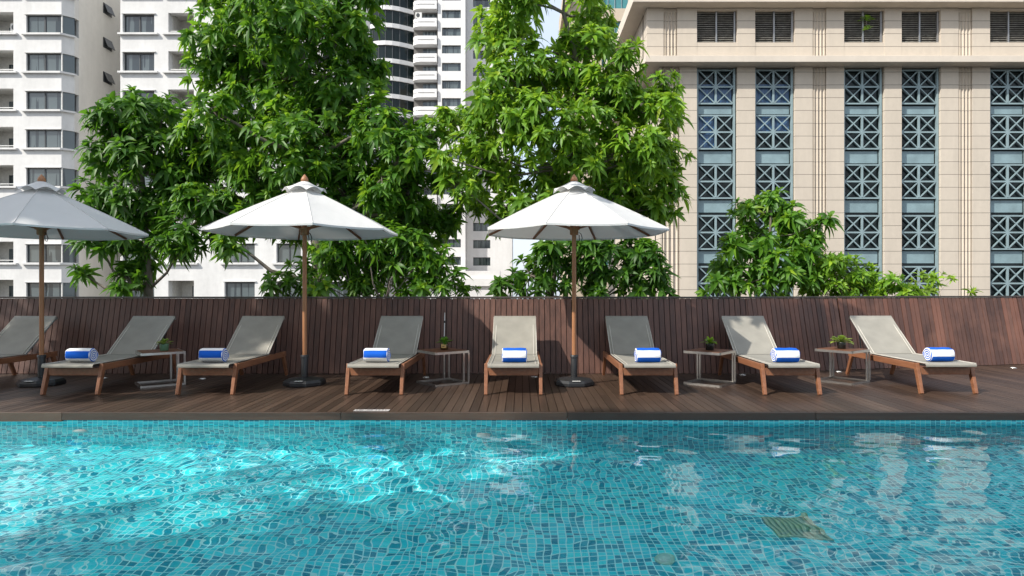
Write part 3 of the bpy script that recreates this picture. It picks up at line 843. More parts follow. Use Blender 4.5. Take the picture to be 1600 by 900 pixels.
B = lambda px, Y, z=.1: (PX(px, Y), Y, z)
tree('leafy_tree', 'dark leafy tree in front of the white block, lowest crown on the shaded side', 'tree', B(235, 12.4),
     lob(12.4, (205, 185, 52), (165, 245, 45), (235, 240, 62), (158, 310, 42), (225, 320, 62), (290, 290, 50), (150, 372, 36), (215, 390, 48), (290, 375, 45), (130, 428, 18), (205, 440, 28), (330, 330, 40), (255, 170, 30), (175, 195, 35), (330, 250, 45), seed=1),
     ('leaf_dark', 'leaf_mid'), 11, [B(235, 12.4), (PX(232, 12.4), 12.4, 1.2), (PX(228, 12.4), 12.4, 2.2), (PX(222, 12.4), 12.4, 3.4)], dens=108, tr=.10, young_p=.35)
tree('leafy_tree', 'tallest broad leafy tree rising past the top of the picture behind the middle parasol', 'tree', B(496, 12.0),
     lob(12.0, (350, 60, 62), (440, 30, 85), (535, 50, 66), (430, 140, 95), (330, 110, 38), (535, 150, 62), (365, 215, 72), (470, 235, 86), (560, 250, 66), (630, 245, 50), (400, 305, 62), (545, 315, 74), (640, 300, 48), (660, 215, 36), (430, -60, 110), (560, -30, 50), (345, -20, 50), (350, 330, 42), (450, 340, 45), (330, 170, 40), (590, 190, 46), (690, 270, 30), (620, 350, 42), (570, 110, 36), (290, 260, 40), (308, 215, 38), (700, 335, 34), (662, 350, 38), (590, 372, 36), (515, 378, 36), (360, 372, 28), (300, 310, 34), (600, 295, 40), (480, 160, 60), (390, 90, 60), jit=.8, seed=2),
     ('leaf_mid', 'leaf_light'), 12, [B(500, 12.0), (PX(500, 12), 12.0, 1.3), (PX(492, 12), 12.05, 2.4), (PX(478, 12), 12.0, 3.7), (PX(462, 12), 12.0, 5.2), (PX(450, 12), 12, 6.6)], dens=150, tr=.15, young_p=.65, L=.25, wd=.074)
tree('leafy_tree', 'bright green tree with pale leaning trunk behind the parasol with the orange pole', 'tree', B(846, 11.6),
     lob(11.6, (790, 40, 50), (835, 110, 62), (925, 80, 56), (925, 20, 40), (790, 120, 45), (985, 165, 52), (760, 195, 52), (700, 195, 34), (690, 245, 28), (845, 200, 66), (930, 190, 62), (860, 285, 62), (950, 270, 66), (1025, 235, 42), (1045, 300, 30), (770, 270, 46), (1000, 290, 46), (1045, 250, 32), (1035, 165, 30), (742, 312, 26), (785, 330, 28), (880, 335, 42), (960, 310, 44), (820, 180, 50), (1000, 330, 38), (770, 60, 42), (805, -30, 48), (760, 150, 42), (885, 125, 42), (895, 60, 34), (960, 130, 44), (900, 235, 50), (745, 235, 38), (1000, 230, 46), (810, 320, 34), (1030, 330, 26), (810, 0, 40), (905, -40, 40), (1035, 140, 30), (980, 95, 30), (720, 290, 30), (960, 350, 40), (1050, 190, 26), jit=.7, seed=3),
     ('leaf_light', 'leaf_young'), 13, [B(846, 11.6), P(866, 410, 11.6), P(884, 360, 11.6), P(900, 260, 11.65), P(905, 170, 11.6), P(900, 90, 11.6), P(880, 20, 11.6)], dens=150, tr=.085, young_p=.75, L=.235, wd=.07)
tree('leafy_shrub', 'dark bushy shrub above the fence to the right of the big grey tree trunk', 'shrub', B(600, 11.0),
     lob(11.0, (545, 425, 36), (600, 425, 42), (655, 438, 38), (700, 440, 30), (690, 405, 24), (728, 452, 18), (640, 380, 26), (500, 440, 26), (530, 380, 30), (610, 370, 28), (660, 400, 24), (520, 400, 30), (575, 385, 34), (630, 400, 28), (560, 450, 28), jit=.35, seed=4),
     ('leaf_mid', 'leaf_light'), 14, [B(600, 11.0), (PX(600, 11), 11.0, .9)], dens=138, L=.24, wd=.062, tr=.05, young_p=.5)
tree('leafy_shrub', 'small leafy shrub just above the fence between the middle parasol pole and the white block', 'shrub', B(452, 11.2),
     lob(11.2, (440, 440, 26), (470, 420, 22), (425, 452, 16), (480, 452, 18), jit=.2, seed=5),
     ('leaf_dark', 'leaf_mid'), 15, [B(452, 11.2), (PX(452, 11.2), 11.2, .9)], dens=144, L=.22, wd=.06, tr=.03)
tree('leafy_shrub', 'dense dark shrub above the fence under the parasol with the orange pole', 'shrub', B(930, 11.0),
     lob(11.0, (830, 430, 36), (885, 420, 42), (945, 425, 48), (1000, 430, 40), (1030, 445, 24), (790, 440, 22), (920, 380, 40), (985, 385, 34), (850, 390, 30), (1010, 395, 26), jit=.35, seed=6),
     ('leaf_dark', 'leaf_mid'), 16, [B(930, 11.0), (PX(935, 11), 11.0, 1.0)], dens=138, L=.26, wd=.07, tr=.05, young_p=.35)
tree('leafy_tree', 'small round tree standing in front of the beige stone facade', 'tree', B(1200, 11.9),
     lob(11.9, (1205, 315, 26), (1165, 330, 26), (1245, 345, 32), (1185, 380, 42), (1255, 385, 32), (1130, 420, 28), (1215, 425, 44), (1284, 348, 14), (1115, 445, 18), (1160, 440, 34), (1270, 425, 28), (1150, 380, 24), jit=.45, seed=7),
     ('leaf_mid', 'leaf_light'), 17, [B(1205, 11.9), P(1205, 420, 11.9), P(1203, 370, 11.9), P(1205, 330, 11.9)], dens=138, L=.27, wd=.072, tr=.045, young_p=.55)
tree('leafy_shrub', 'low yellow green shrub spilling over the fence right of the small round tree', 'shrub', B(1330, 11.6),
     lob(11.6, (1275, 430, 30), (1305, 420, 30), (1338, 430, 30), (1366, 440, 26), (1394, 446, 22), (1318, 450, 28), (1280, 452, 26), (1262, 440, 26), (1350, 452, 26), (1414, 453, 18), (1300, 405, 18), (1436, 458, 14), jit=.3, seed=8),
     ('leaf_light', 'leaf_young'), 18, [B(1330, 11.6), (PX(1330, 11.6), 11.6, .9)], dens=180, L=.19, wd=.05, tr=.03, young_p=.8, droop=.35)
tree('leafy_shrub', 'sparse pale green sprigs poking over the fence in front of the wide stone pier', 'shrub', B(1445, 11.6),
     lob(11.6, (1435, 440, 14), (1462, 433, 13), (1425, 455, 14), (1455, 452, 14), (1487, 436, 4), (1517, 455, 3), jit=.2, seed=9),
     ('leaf_young', 'leaf_lime'), 19, [B(1445, 11.6), (PX(1448, 11.6), 11.6, .85)], dens=180, L=.17, wd=.05, tr=.015, young_p=.9, nl=9, droop=.25)

# tall tree beside the pool, added outside the frame so its crown shades the first loungers and dapples the fence
def shade_tree():
    base = (-13.2, 3.4, -.02); r = np.random.default_rng(31)
    t = empty('added_shade_tree', base, 0, 'unseen tall tree beside the pool, added to shade the first loungers and dapple the fence', 'tree')
    U1 = np.array([-6.1, 8.25, 2.2]); s = np.array(SUN)
    LB = [(U1 - s*10.5 + np.array([-.15, .1, .05]), 2.3, 620)]
    LB += [(np.array(q) - s*6.6, rd, n) for q, rd, n in (((2.55, 9.4, .98), .28, 10), ((3.15, 9.4, .9), .26, 9), ((3.75, 9.45, .82), .36, 15), ((4.3, 9.5, .95), .30, 10), ((4.55, 9.55, .62), .2, 6), ((3.95, 9.45, .5), .16, 4), ((4.65, 9.6, .85), .24, 7), ((4.15, 9.5, .72), .2, 6), ((2.85, 9.4, .75), .18, 5), ((4.95, 9.7, 1.0), .2, 5), ((2.1, 9.4, 1.05), .16, 2))]
    LB += [(np.array([-1.2, 9.35, 1.15]) - s*8.5, .24, 4), (np.array([-1.5, 9.35, 1.25]) - s*8.5, .22, 3)]
    ps, ax = [], []
    for c, rad, n in LB:
        dd = r.normal(size=(n, 3)); dd /= np.linalg.norm(dd, axis=1, keepdims=True)
        ps.append(c + dd*(rad*(.2+.8*r.random(n)**.5))[:, None]); ax.append(dd + np.array([0, 0, .4]))
    p = np.concatenate(ps); a = np.concatenate(ax)
    V, Q, y, idx = leaves_np(p, a, .34, .10, 13, r)
    o = bpy.data.objects.new('crown', np_mesh('crown', V - np.array(base), Q, [M['leaf_mid'], M['leaf_light']], y.astype(int))); col.objects.link(o); o.parent = t
    m = MB(); top = LB[1][0]
    tp = [Vector(base), Vector((-13.3, 3.2, 5)), Vector((-13.2, 2.6, 10)), Vector((-12.9, 1.8, 14))]
    m.tube([q - Vector(base) for q in tp], [.26, .22, .17, .1], 12)
    cv = Vector(LB[0][0]); m.tube([tp[1]-Vector(base), (tp[1]+cv)/2 - Vector(base) + Vector((0, 0, .3)), cv - Vector(base)], [.09, .06, .03], 8)
    fan = Vector((-7.0, 3.6, 11.5)); m.tube([tp[3]-Vector(base), fan - Vector(base)], [.07, .04], 8)
    for c, rad, n in LB[1:]:
        cv = Vector(c); m.tube([fan - Vector(base), (fan*.5+cv*.5) + Vector((0, 0, .25)) - Vector(base), cv - Vector(base)], [.03, .02, .01], 6)
    m.build('trunk', M['bark'], t)
shade_tree()

def shadow_edge_leaves():  # unseen leaves added to break up the hard shadow edge in the pool
    q = Vector((1.5, 6.45, 0)) - SUN*((6.45+4)/SUN.y); r = np.random.default_rng(52); n = 230
    base = np.array([q.x, -4.4, -.01]); out = r.exponential(.8, n)
    p = np.stack([q.x - .1 - np.clip(out, 0, 3.2), r.uniform(-5.2, -4.0, n), r.uniform(9.5, q.z+.4, n)], -1)
    V, Q, y, idx = leaves_np(p, np.stack([-np.ones(n), r.normal(0, .3, n), .4*np.ones(n)], -1), .40, .13, 11, r)
    t = empty('edge_softening_leaves', tuple(base), 0, 'unseen loose leaves added beside the pale hotel block to soften its shadow on the pool', 'plant')
    o = bpy.data.objects.new('foliage', np_mesh('foliage', V - base, Q, [M['leaf_dark'], M['leaf_mid']], y.astype(int))); col.objects.link(o); o.parent = t
    m = MB()
    for k in range(5): m.tube([(-.03-.02*k, .2*k-.4, 0), (-.05, .15*k-.3, 8), (-.08, .2*k-.5, q.z)], [.05, .04, .02], 6)
    for k in range(0, n, 3): m.tube([(-.06, p[k, 1]+4.4, p[k, 2]-.5), tuple(p[k] - base)], [.012, .006], 4)
    m.build('stem', M['bark'], t)
shadow_edge_leaves()

# ------------------------------------------------------------------ white apartment block (left)
def ac_unit():
    t = empty('air_conditioner')
    m = MB(); m.box(-.42, .42, -.16, .16, 0, .62); m.build('case', plain('unit_white', (.66, .66, .63), .5), t, .02)
    m = MB(); m.lathe([(.24, 0), (.24, .012), (.20, .018), (.02, .012)], 24); f = m.build('fan_grille', M['darkframe'], t); f.rotation_euler = (R(90), 0, 0); f.location = (-.08, -.162, .31)
    return t
AC0 = ac_unit(); AC0.location = (0, 0, -50)

def white_block():
    Y = 50.0; k = F/Y; t = empty('apartment_block', (PX(105, Y), Y, STREET), 0, 'white apartment block with corner bay windows at the left side of the photo', 'building')
    ox, oy, oz = t.location
    def bx(m, x0, x1, y0, y1, z0, z1, mi=0): m.box(x0-ox, x1-ox, y0-oy, y1-oy, z0-oz, z1-oz, mi)
    rows = [PZ(37.5 + 59.75*i, Y) for i in range(-2, 9)]            # window centre heights
    WH = .70                                                      # half height
    x_l, x_c = PX(-420, Y), PX(96, Y); x_r = PX(108, Y)
    cd = x_r - x_c
    # front wing: wall bands between the windows; bays at 42..108 wrap the chamfered corner, recesses at -30..21
    wl = MB(); wl.box(0, .01, 0, .01, 0, .01)
    wl = MB()
    rec = [(PX(-330, Y), PX(-270, Y)), (PX(-160, Y), PX(-105, Y)), (PX(-34, Y), PX(21, Y))]; bay0 = PX(41, Y)
    zt = rows[0] + 4
    zs = []
    edges = [x_l] + [e for q in rec for e in q] + [bay0]
    for i in range(0, len(edges), 2): bx(wl, edges[i], edges[i+1], Y, Y+.5, STREET, zt)
    zprev = zt
    for z in rows:
        for a, b in rec: bx(wl, a, b, Y, Y+.5, z+WH+.22, zprev)
        prism(wl, [(bay0, Y), (x_c, Y), (x_r, Y+cd), (x_r, Y+cd+.5), (bay0, Y+.5)], z+WH, zprev, (ox, oy, oz))
        zprev = z - WH
    for a, b in rec: bx(wl, a, b, Y, Y+.5, STREET, zprev)
    prism(wl, [(bay0, Y), (x_c, Y), (x_r, Y+cd), (x_r, Y+cd+.5), (bay0, Y+.5)], STREET, zprev, (ox, oy, oz))
    bx(wl, x_l, x_r-.25, Y+2.2, Y+2.6, STREET, zt); bx(wl, x_l, x_r-.01, Y+.5, Y+22, zt-.3, zt)
    # second wing
    x2, x3 = PX(188, Y), PX(566, Y)
    ops = [(193, 241), (263, 303), (352, 398), (433, 470), (505, 552)]
    e = [x2] + [PX(v, Y) for q in ops for v in q] + [x3]
    for i in range(0, len(e), 2): bx(wl, e[i], e[i+1], Y, Y+.5, STREET, zt)
    zprev = zt
    for z in rows:
        for a, b in ops: bx(wl, PX(a, Y), PX(b, Y), Y, Y+.5, z+WH + (.05 if a != 263 else .15), zprev)
        zprev = z - WH
    for a, b in ops: bx(wl, PX(a, Y), PX(b, Y), Y, Y+.5, STREET, zprev)
    bx(wl, x2+.25, x3, Y+2.2, Y+2.6, STREET, zt); bx(wl, x2, x3, Y+.5, Y+2.6, zt-.3, zt); bx(wl, x3-.5, x3, Y+.5, Y+2.2, STREET, zt-.3)
    wl.build('wall', M['white_wall'], t)
    # receding side walls of the slot
    m = MB(); bx(m, x_r-.25, x_r, Y+cd+.505, Y+22, STREET, zt-.31); bx(m, x2, x2+.25, Y+.505, Y+22, STREET, zt-.31); bx(m, x_r+.002, x2-.002, Y+21, Y+21.4, STREET, zt-.31)
    m.build('side_wall', M['grey_wall'], t)
    # windows
    def pane_win(wd, h, split=True):
        f = MB(); f.box(-wd/2, wd/2, .14, .20, -h, -h+.07); f.box(-wd/2, wd/2, .14, .20, h-.07, h); f.box(-wd/2, -wd/2+.06, .14, .20, -h+.07, h-.07); f.box(wd/2-.06, wd/2, .14, .20, -h+.07, h-.07)
        if split: f.box(-.04, .04, .13, .20, -h+.07, h-.07)
        return f
    pr = None
    for (a, b) in ops:
        if a == 263: continue
        wd = PX(b, Y) - PX(a, Y) - .01; proto = None
        for z in rows:
            if proto is None:
                proto = pane_win(wd, WH).build('window', M['darkframe'], t)
                g = MB(); g.box(-wd/2+.05, -.03, .18, .19, -WH+.05, WH-.05); g.box(.03, wd/2-.05, .18, .19, -WH+.05, WH-.05); g.build('pane', M['glass'], proto)
                s = MB(); s.box(-wd/2-.35, wd/2+.35, -.22, -.003, -WH-.16, -WH-.02); s.build('sill', M['white_wall'], proto)
                s = MB(); s.box(-wd/2-.12, wd/2+.12, -.10, -.003, WH+.06, WH+.12); s.box(-wd/2-.12, -wd/2-.03, -.08, -.003, -WH-.02, WH+.06); s.build('hood', M['white_wall'], proto); o = proto
            else: o = copy_tree(proto, t)
            o.location = ((PX(a, Y)+PX(b, Y))/2 - ox, 0, z - oz)
    proto = None; wd = x_c - bay0
    for z in rows:
        if proto is None:
            f = pane_win(wd-.02, WH); f.box(wd/2-.03, wd/2+.04, .02, .10, -WH, WH, 1)
            c0 = Vector((wd/2, 0, 0)); c1 = Vector((wd/2+cd, cd, 0))
            proto = f.build('window', [M['darkframe'], M['winframe']], t)
            g = MB(); g.box(-wd/2+.05, -.03, .18, .19, -WH+.05, WH-.05); g.box(.03, wd/2-.02, .18, .19, -WH+.05, WH-.05)
            q0, q1 = c0 + Vector((.0, .16, 0)), c1 + Vector((-.04, .10, 0))
            g.add([q0+Vector((0,0,-WH)), q1+Vector((0,0,-WH)), q1+Vector((0,0,WH)), q0+Vector((0,0,WH))], [(0,1,2,3)]); g.build('pane', M['glass'], proto)
            s = MB(); prism(s, [(-wd/2-.25, -.22), (wd/2+.05, -.22), (wd/2+cd+.2, cd-.08), (wd/2+cd+.0, cd+.0), (wd/2, -.004), (-wd/2-.25, -.004)], -WH-.17, -WH-.03, (0, 0, 0)); s.build('sill', M['white_wall'], proto)
            s = MB(); s.box(-wd/2-.1, wd/2, -.08, -.004, WH+.01, WH+.07); s.build('hood', M['white_wall'], proto); o = proto
        else: o = copy_tree(proto, t)
        o.location = ((bay0+x_c)/2 - ox, 0, z - oz)
    proto = None
    for (a, b) in rec[1:] + [(PX(263, Y), PX(303, Y))]:
        wd = b - a; proto = None
        for z in rows:
            if proto is None:
                f = MB(); f.box(-wd/2, wd/2, 1.9, 1.95, -WH-.2, WH+.3); f.box(-wd/2+.004, -wd/2+.05, .503, 1.9, -WH-.2, WH+.3); f.box(wd/2-.05, wd/2-.004, .503, 1.9, -WH-.2, WH+.3); f.box(-wd/2, wd/2, .503, 1.95, -WH-.25, -WH-.2); f.box(-wd/2, wd/2, .503, 1.95, WH+.3, WH+.35)
                proto = f.build('balcony', M['interior'], t)
                g = MB(); g.box(-wd/2+.9, wd/2-.12, 1.86, 1.895, -WH-.2, WH-.25); g.build('pane', M['glass'], proto)
                s = MB(); s.box(-wd/2-.35, wd/2+.35, -.22, -.003, -WH-.16, -WH-.02); s.build('sill', M['white_wall'], proto)
                s = MB(); s.box(-wd/2, wd/2, .10, .15, -WH+.16, -WH+.21); s.build('railing', M['winframe'], proto); o = proto
            else: o = copy_tree(proto, t)
            o.location = ((a+b)/2 - ox, 0, z - oz)
    # little awning windows on the slot wall
    proto = None
    for i in range(-1, 8):
        yy = 54.6; z = PZ(16 + 53.3*i, yy)
        if proto is None:
            f = MB(); f.box(.0, .05, -.55, .55, -.42, .42)
            f.add([(.03,-.5,.40),(.03,.5,.40),(.34,.5,-.36),(.34,-.5,-.36),(.06,-.5,.42),(.06,.5,.42),(.37,.5,-.34),(.37,-.5,-.34)], [(0,1,2,3),(7,6,5,4),(0,4,5,1),(2,6,7,3),(1,5,6,2),(0,3,7,4)])
            proto = f.build('awning_window', M['darkframe'], t); o = proto
        else: o = copy_tree(proto, t)
        o.location = (x_r+.002 - ox, yy - oy, z - oz)
    pipe = MB(); pipe.tube([(x_r+.08-ox, 8.5, .1), (x_r+.08-ox, 8.5, 40)], .06, 8); pipe.build('drain_pipe', M['grey_wall'], t)
    # condensers on the balconies
    z = rows[2]
    fl = -WH-.2
    for i, (px, dz, rr, lab) in enumerate(((12, .02, 2, 'white air conditioner lower on the topmost visible balcony at the picture edge'),
                                 (12, .66, 2, 'air conditioner stacked above another on the topmost visible balcony at the picture edge'),
                                 (272, .02, 4, 'air conditioner on the balcony half hidden by the tall tree crown'),
                                 (276, .02, 2, 'white box air conditioner on the topmost balcony beside the tall tree crown'))):
        o = AC0 if i == 0 else copy_tree(AC0)
        o.location = (PX(px, Y), Y+.95, rows[rr] + fl + dz); tag(o, lab, 'air conditioner', 'air conditioners on the balconies')

def prism(m, poly, z0, z1, off):
    n = len(poly); ox, oy, oz = off
    vs = [(x-ox, y-oy, z0-oz) for x, y in poly] + [(x-ox, y-oy, z1-oz) for x, y in poly]
    fs = [tuple(range(n-1, -1, -1)), tuple(range(n, 2*n))] + [(i, (i+1) % n, n+(i+1) % n, n+i) for i in range(n)]
    m.add(vs, fs)
white_block()

# ------------------------------------------------------------------ white tower (middle, far)
def tower():
    Y = 110.0; ox, oy, oz = PX(690, Y), Y, STREET
    t = empty('apartment_tower', (ox, oy, oz), 0, 'tall white tower with stacked curved balconies seen between the two tree crowns', 'building')
    k = Y/F; H0 = PZ(77, Y)                                           # a window centre
    fl = 27.55*k
    rows = [H0 + fl*i for i in range(-13, 8)]
    zt = rows[-1] + 6
    X = lambda px: PX(px, Y) - ox
    m = MB()
    x0, x1, xw0, xw1, xe = X(684), X(727), X(690.5), X(720), X(727)
    m.box(x0, xw0, 0, 1, 0, zt-oz); m.box(xw1, x1, 0, 1, 0, zt-oz)
    zp = zt
    for z in reversed(rows):
        m.box(xw0, xw1, 0, 1, z+.70-oz, zp-oz); zp = z-.70
    m.box(xw0, xw1, 0, 1, 0, zp-oz)
    m.box(x0, x1, 1.01, 12, 0, zt-oz-.5)
    # right wing, set back
    a, b, c, d = X(727.3), X(737.5), X(765), X(800)
    m.box(a, b, 2.5, 3.5, 0, zt-oz); m.box(c, d, 2.5, 3.5, 0, zt-oz)
    zp = zt
    for z in reversed(rows):
        m.box(b, c, 2.5, 3.5, z+.72-oz, zp-oz); zp = z-.72
    m.box(b, c, 2.5, 3.5, 0, zp-oz); m.box(a, d, 3.51, 14, 0, zt-oz-.5)
    m.box(X(560), X(646), 4.2, 12, 0, zt-oz-.4); m.box(X(646), x0-.01, 2.6, 12, 0, zt-oz-.4)
    m.build('wall', M['tower_wall'], t)
    pw = pr_ = pb = pg = None
    for z in rows:
        if pw is None:
            wd = xw1-xw0-.02
            f = MB(); f.box(-wd/2, wd/2, .3, .4, -.70, -.62); f.box(-wd/2, wd/2, .3, .4, .62, .70); f.box(-wd*.26, -wd*.22, .3, .4, -.62, .62)
            pw = f.build('window', M['darkframe'], t); g = MB(); g.box(-wd/2, -wd*.25, .36, .38, -.66, .66); g.box(-wd*.23, wd/2, .36, .38, -.66, .66); g.build('pane', M['glass'], pw); o = pw
        else: o = copy_tree(pw, t)
        o.location = ((xw0+xw1)/2, 0, z-oz)
        if pr_ is None:
            wd = c-b-.02
            f = MB(); f.box(-wd/2, wd/2, .3, .4, -.72, -.64); f.box(-wd/2, wd/2, .3, .4, .64, .72); f.box(-.05, .05, .3, .4, -.64, .64)
            pr_ = f.build('window', M['darkframe'], t); g = MB(); g.box(-wd/2, -.04, .36, .38, -.68, .68); g.box(.04, wd/2, .36, .38, -.68, .68); g.build('pane', M['glass'], pr_); o = pr_
        else: o = copy_tree(pr_, t)
        o.location = ((b+c)/2, 2.5, z-oz)
        if pb is None:                                               # balcony: rounded parapet with a slot, dark recess above
            X0, X1 = X(644.5), X(683)
            def arc(x0_, x1_, yf, r):
                pts = [(x0_, yf+r+2.2)]
                for i in range(7):
                    an = math.pi + (math.pi/2)*i/6; pts.append((x0_+r+r*math.cos(an), yf+r+r*math.sin(an)))
                pts += [(x1_, yf), (x1_, yf+r+2.2)]; return pts
            f = MB()
            prism(f, arc(0, X1-X0, -.45, 1.3), -.72, -.02, (0, 0, 0)); prism(f, arc(.012, X1-X0-.01, -.44, 1.3), .10, .72, (0, 0, 0))
            f.box(0.9, 1.0, -.45, -.25, -.02, .10); f.box(X1-X0-.35, X1-X0-.02, -.45, -.25, -.02, .10)
            pb = f.build('balcony', M['tower_wall'], t)
            f = MB(); f.box(.9, X1-X0-.4, -.27, -.20, -.019, .099); f.build('slot', M['darkframe'], pb)
            f = MB(); f.box(.05, X1-X0-.05, 1.2, 1.3, .725, 2.26); f.build('recess', plain('tower_recess_shade', (.13, .125, .12), .7), pb)  # shade of the balcony recess given as a dark colour
            f = MB(); f.box(1.6, X1-X0-.3, 1.15, 1.195, .73, 2.0); f.build('pane', M['glass'], pb); o = pb
        else: o = copy_tree(pb, t)
        o.location = (X(644.5), 0, z - oz + 13.5*k - .03)
        if pg is None:                                               # curved curtain wall bay
            f = MB(); n = 8; arcp = []
            for i in range(n+1):
                u = i/n; arcp.append((X(560) + (X(645)-X(560))*u, 2.2 - 2.6*math.sin(math.pi*u*.9+.2)))
            prism(f, arcp + [(X(645), 4.3), (X(560), 4.3)], -.36, .36, (0, 0, 0)); pg = f.build('floor_band', M['tower_wall'], t)
            gl = MB(); ins = [(x, y+.25) for x, y in arcp]
            for (xa, ya), (xb, yb) in zip(ins, ins[1:]):
                gl.add([(xa+.04, ya, .362), (xb-.04, yb, .362), (xb-.04, yb, 2.62), (xa+.04, ya, 2.62)], [(0, 1, 2, 3)])
            gl.build('pane', M['glass_blue'], pg)
            mu = MB()
            for x, y in ins: mu.box(x-.05, x+.05, y-.06, y+.08, .362, 2.62)
            mu.build('mullion', M['darkframe'], pg); o = pg
        else: o = copy_tree(pg, t)
        o.location = (0, 0, z - oz + 9.3*k)
    o = copy_tree(AC0); o.location = (PX(654, Y-.4), Y-.2, rows[14] + 13.5*k - .03 + .725); o.scale = (1.3, 1.3, 1.5)
    tag(o, 'tiny white air conditioner on a balcony of the tall middle tower', 'air conditioner', 'air conditioners on the balconies')
    # low annex at the foot of the tower
    m = MB(); m.box(X(690), X(782), -3.2, -.01, 0, PZ(424, Y)-oz); m.build('annex', M['tower_wall'], t)
    m = MB(); m.box(X(688), X(783), -3.6, -3.21, PZ(447, Y-3)-oz, PZ(435, Y-3)-oz); m.build('annex_band', M['tower_wall'], t)
tower()

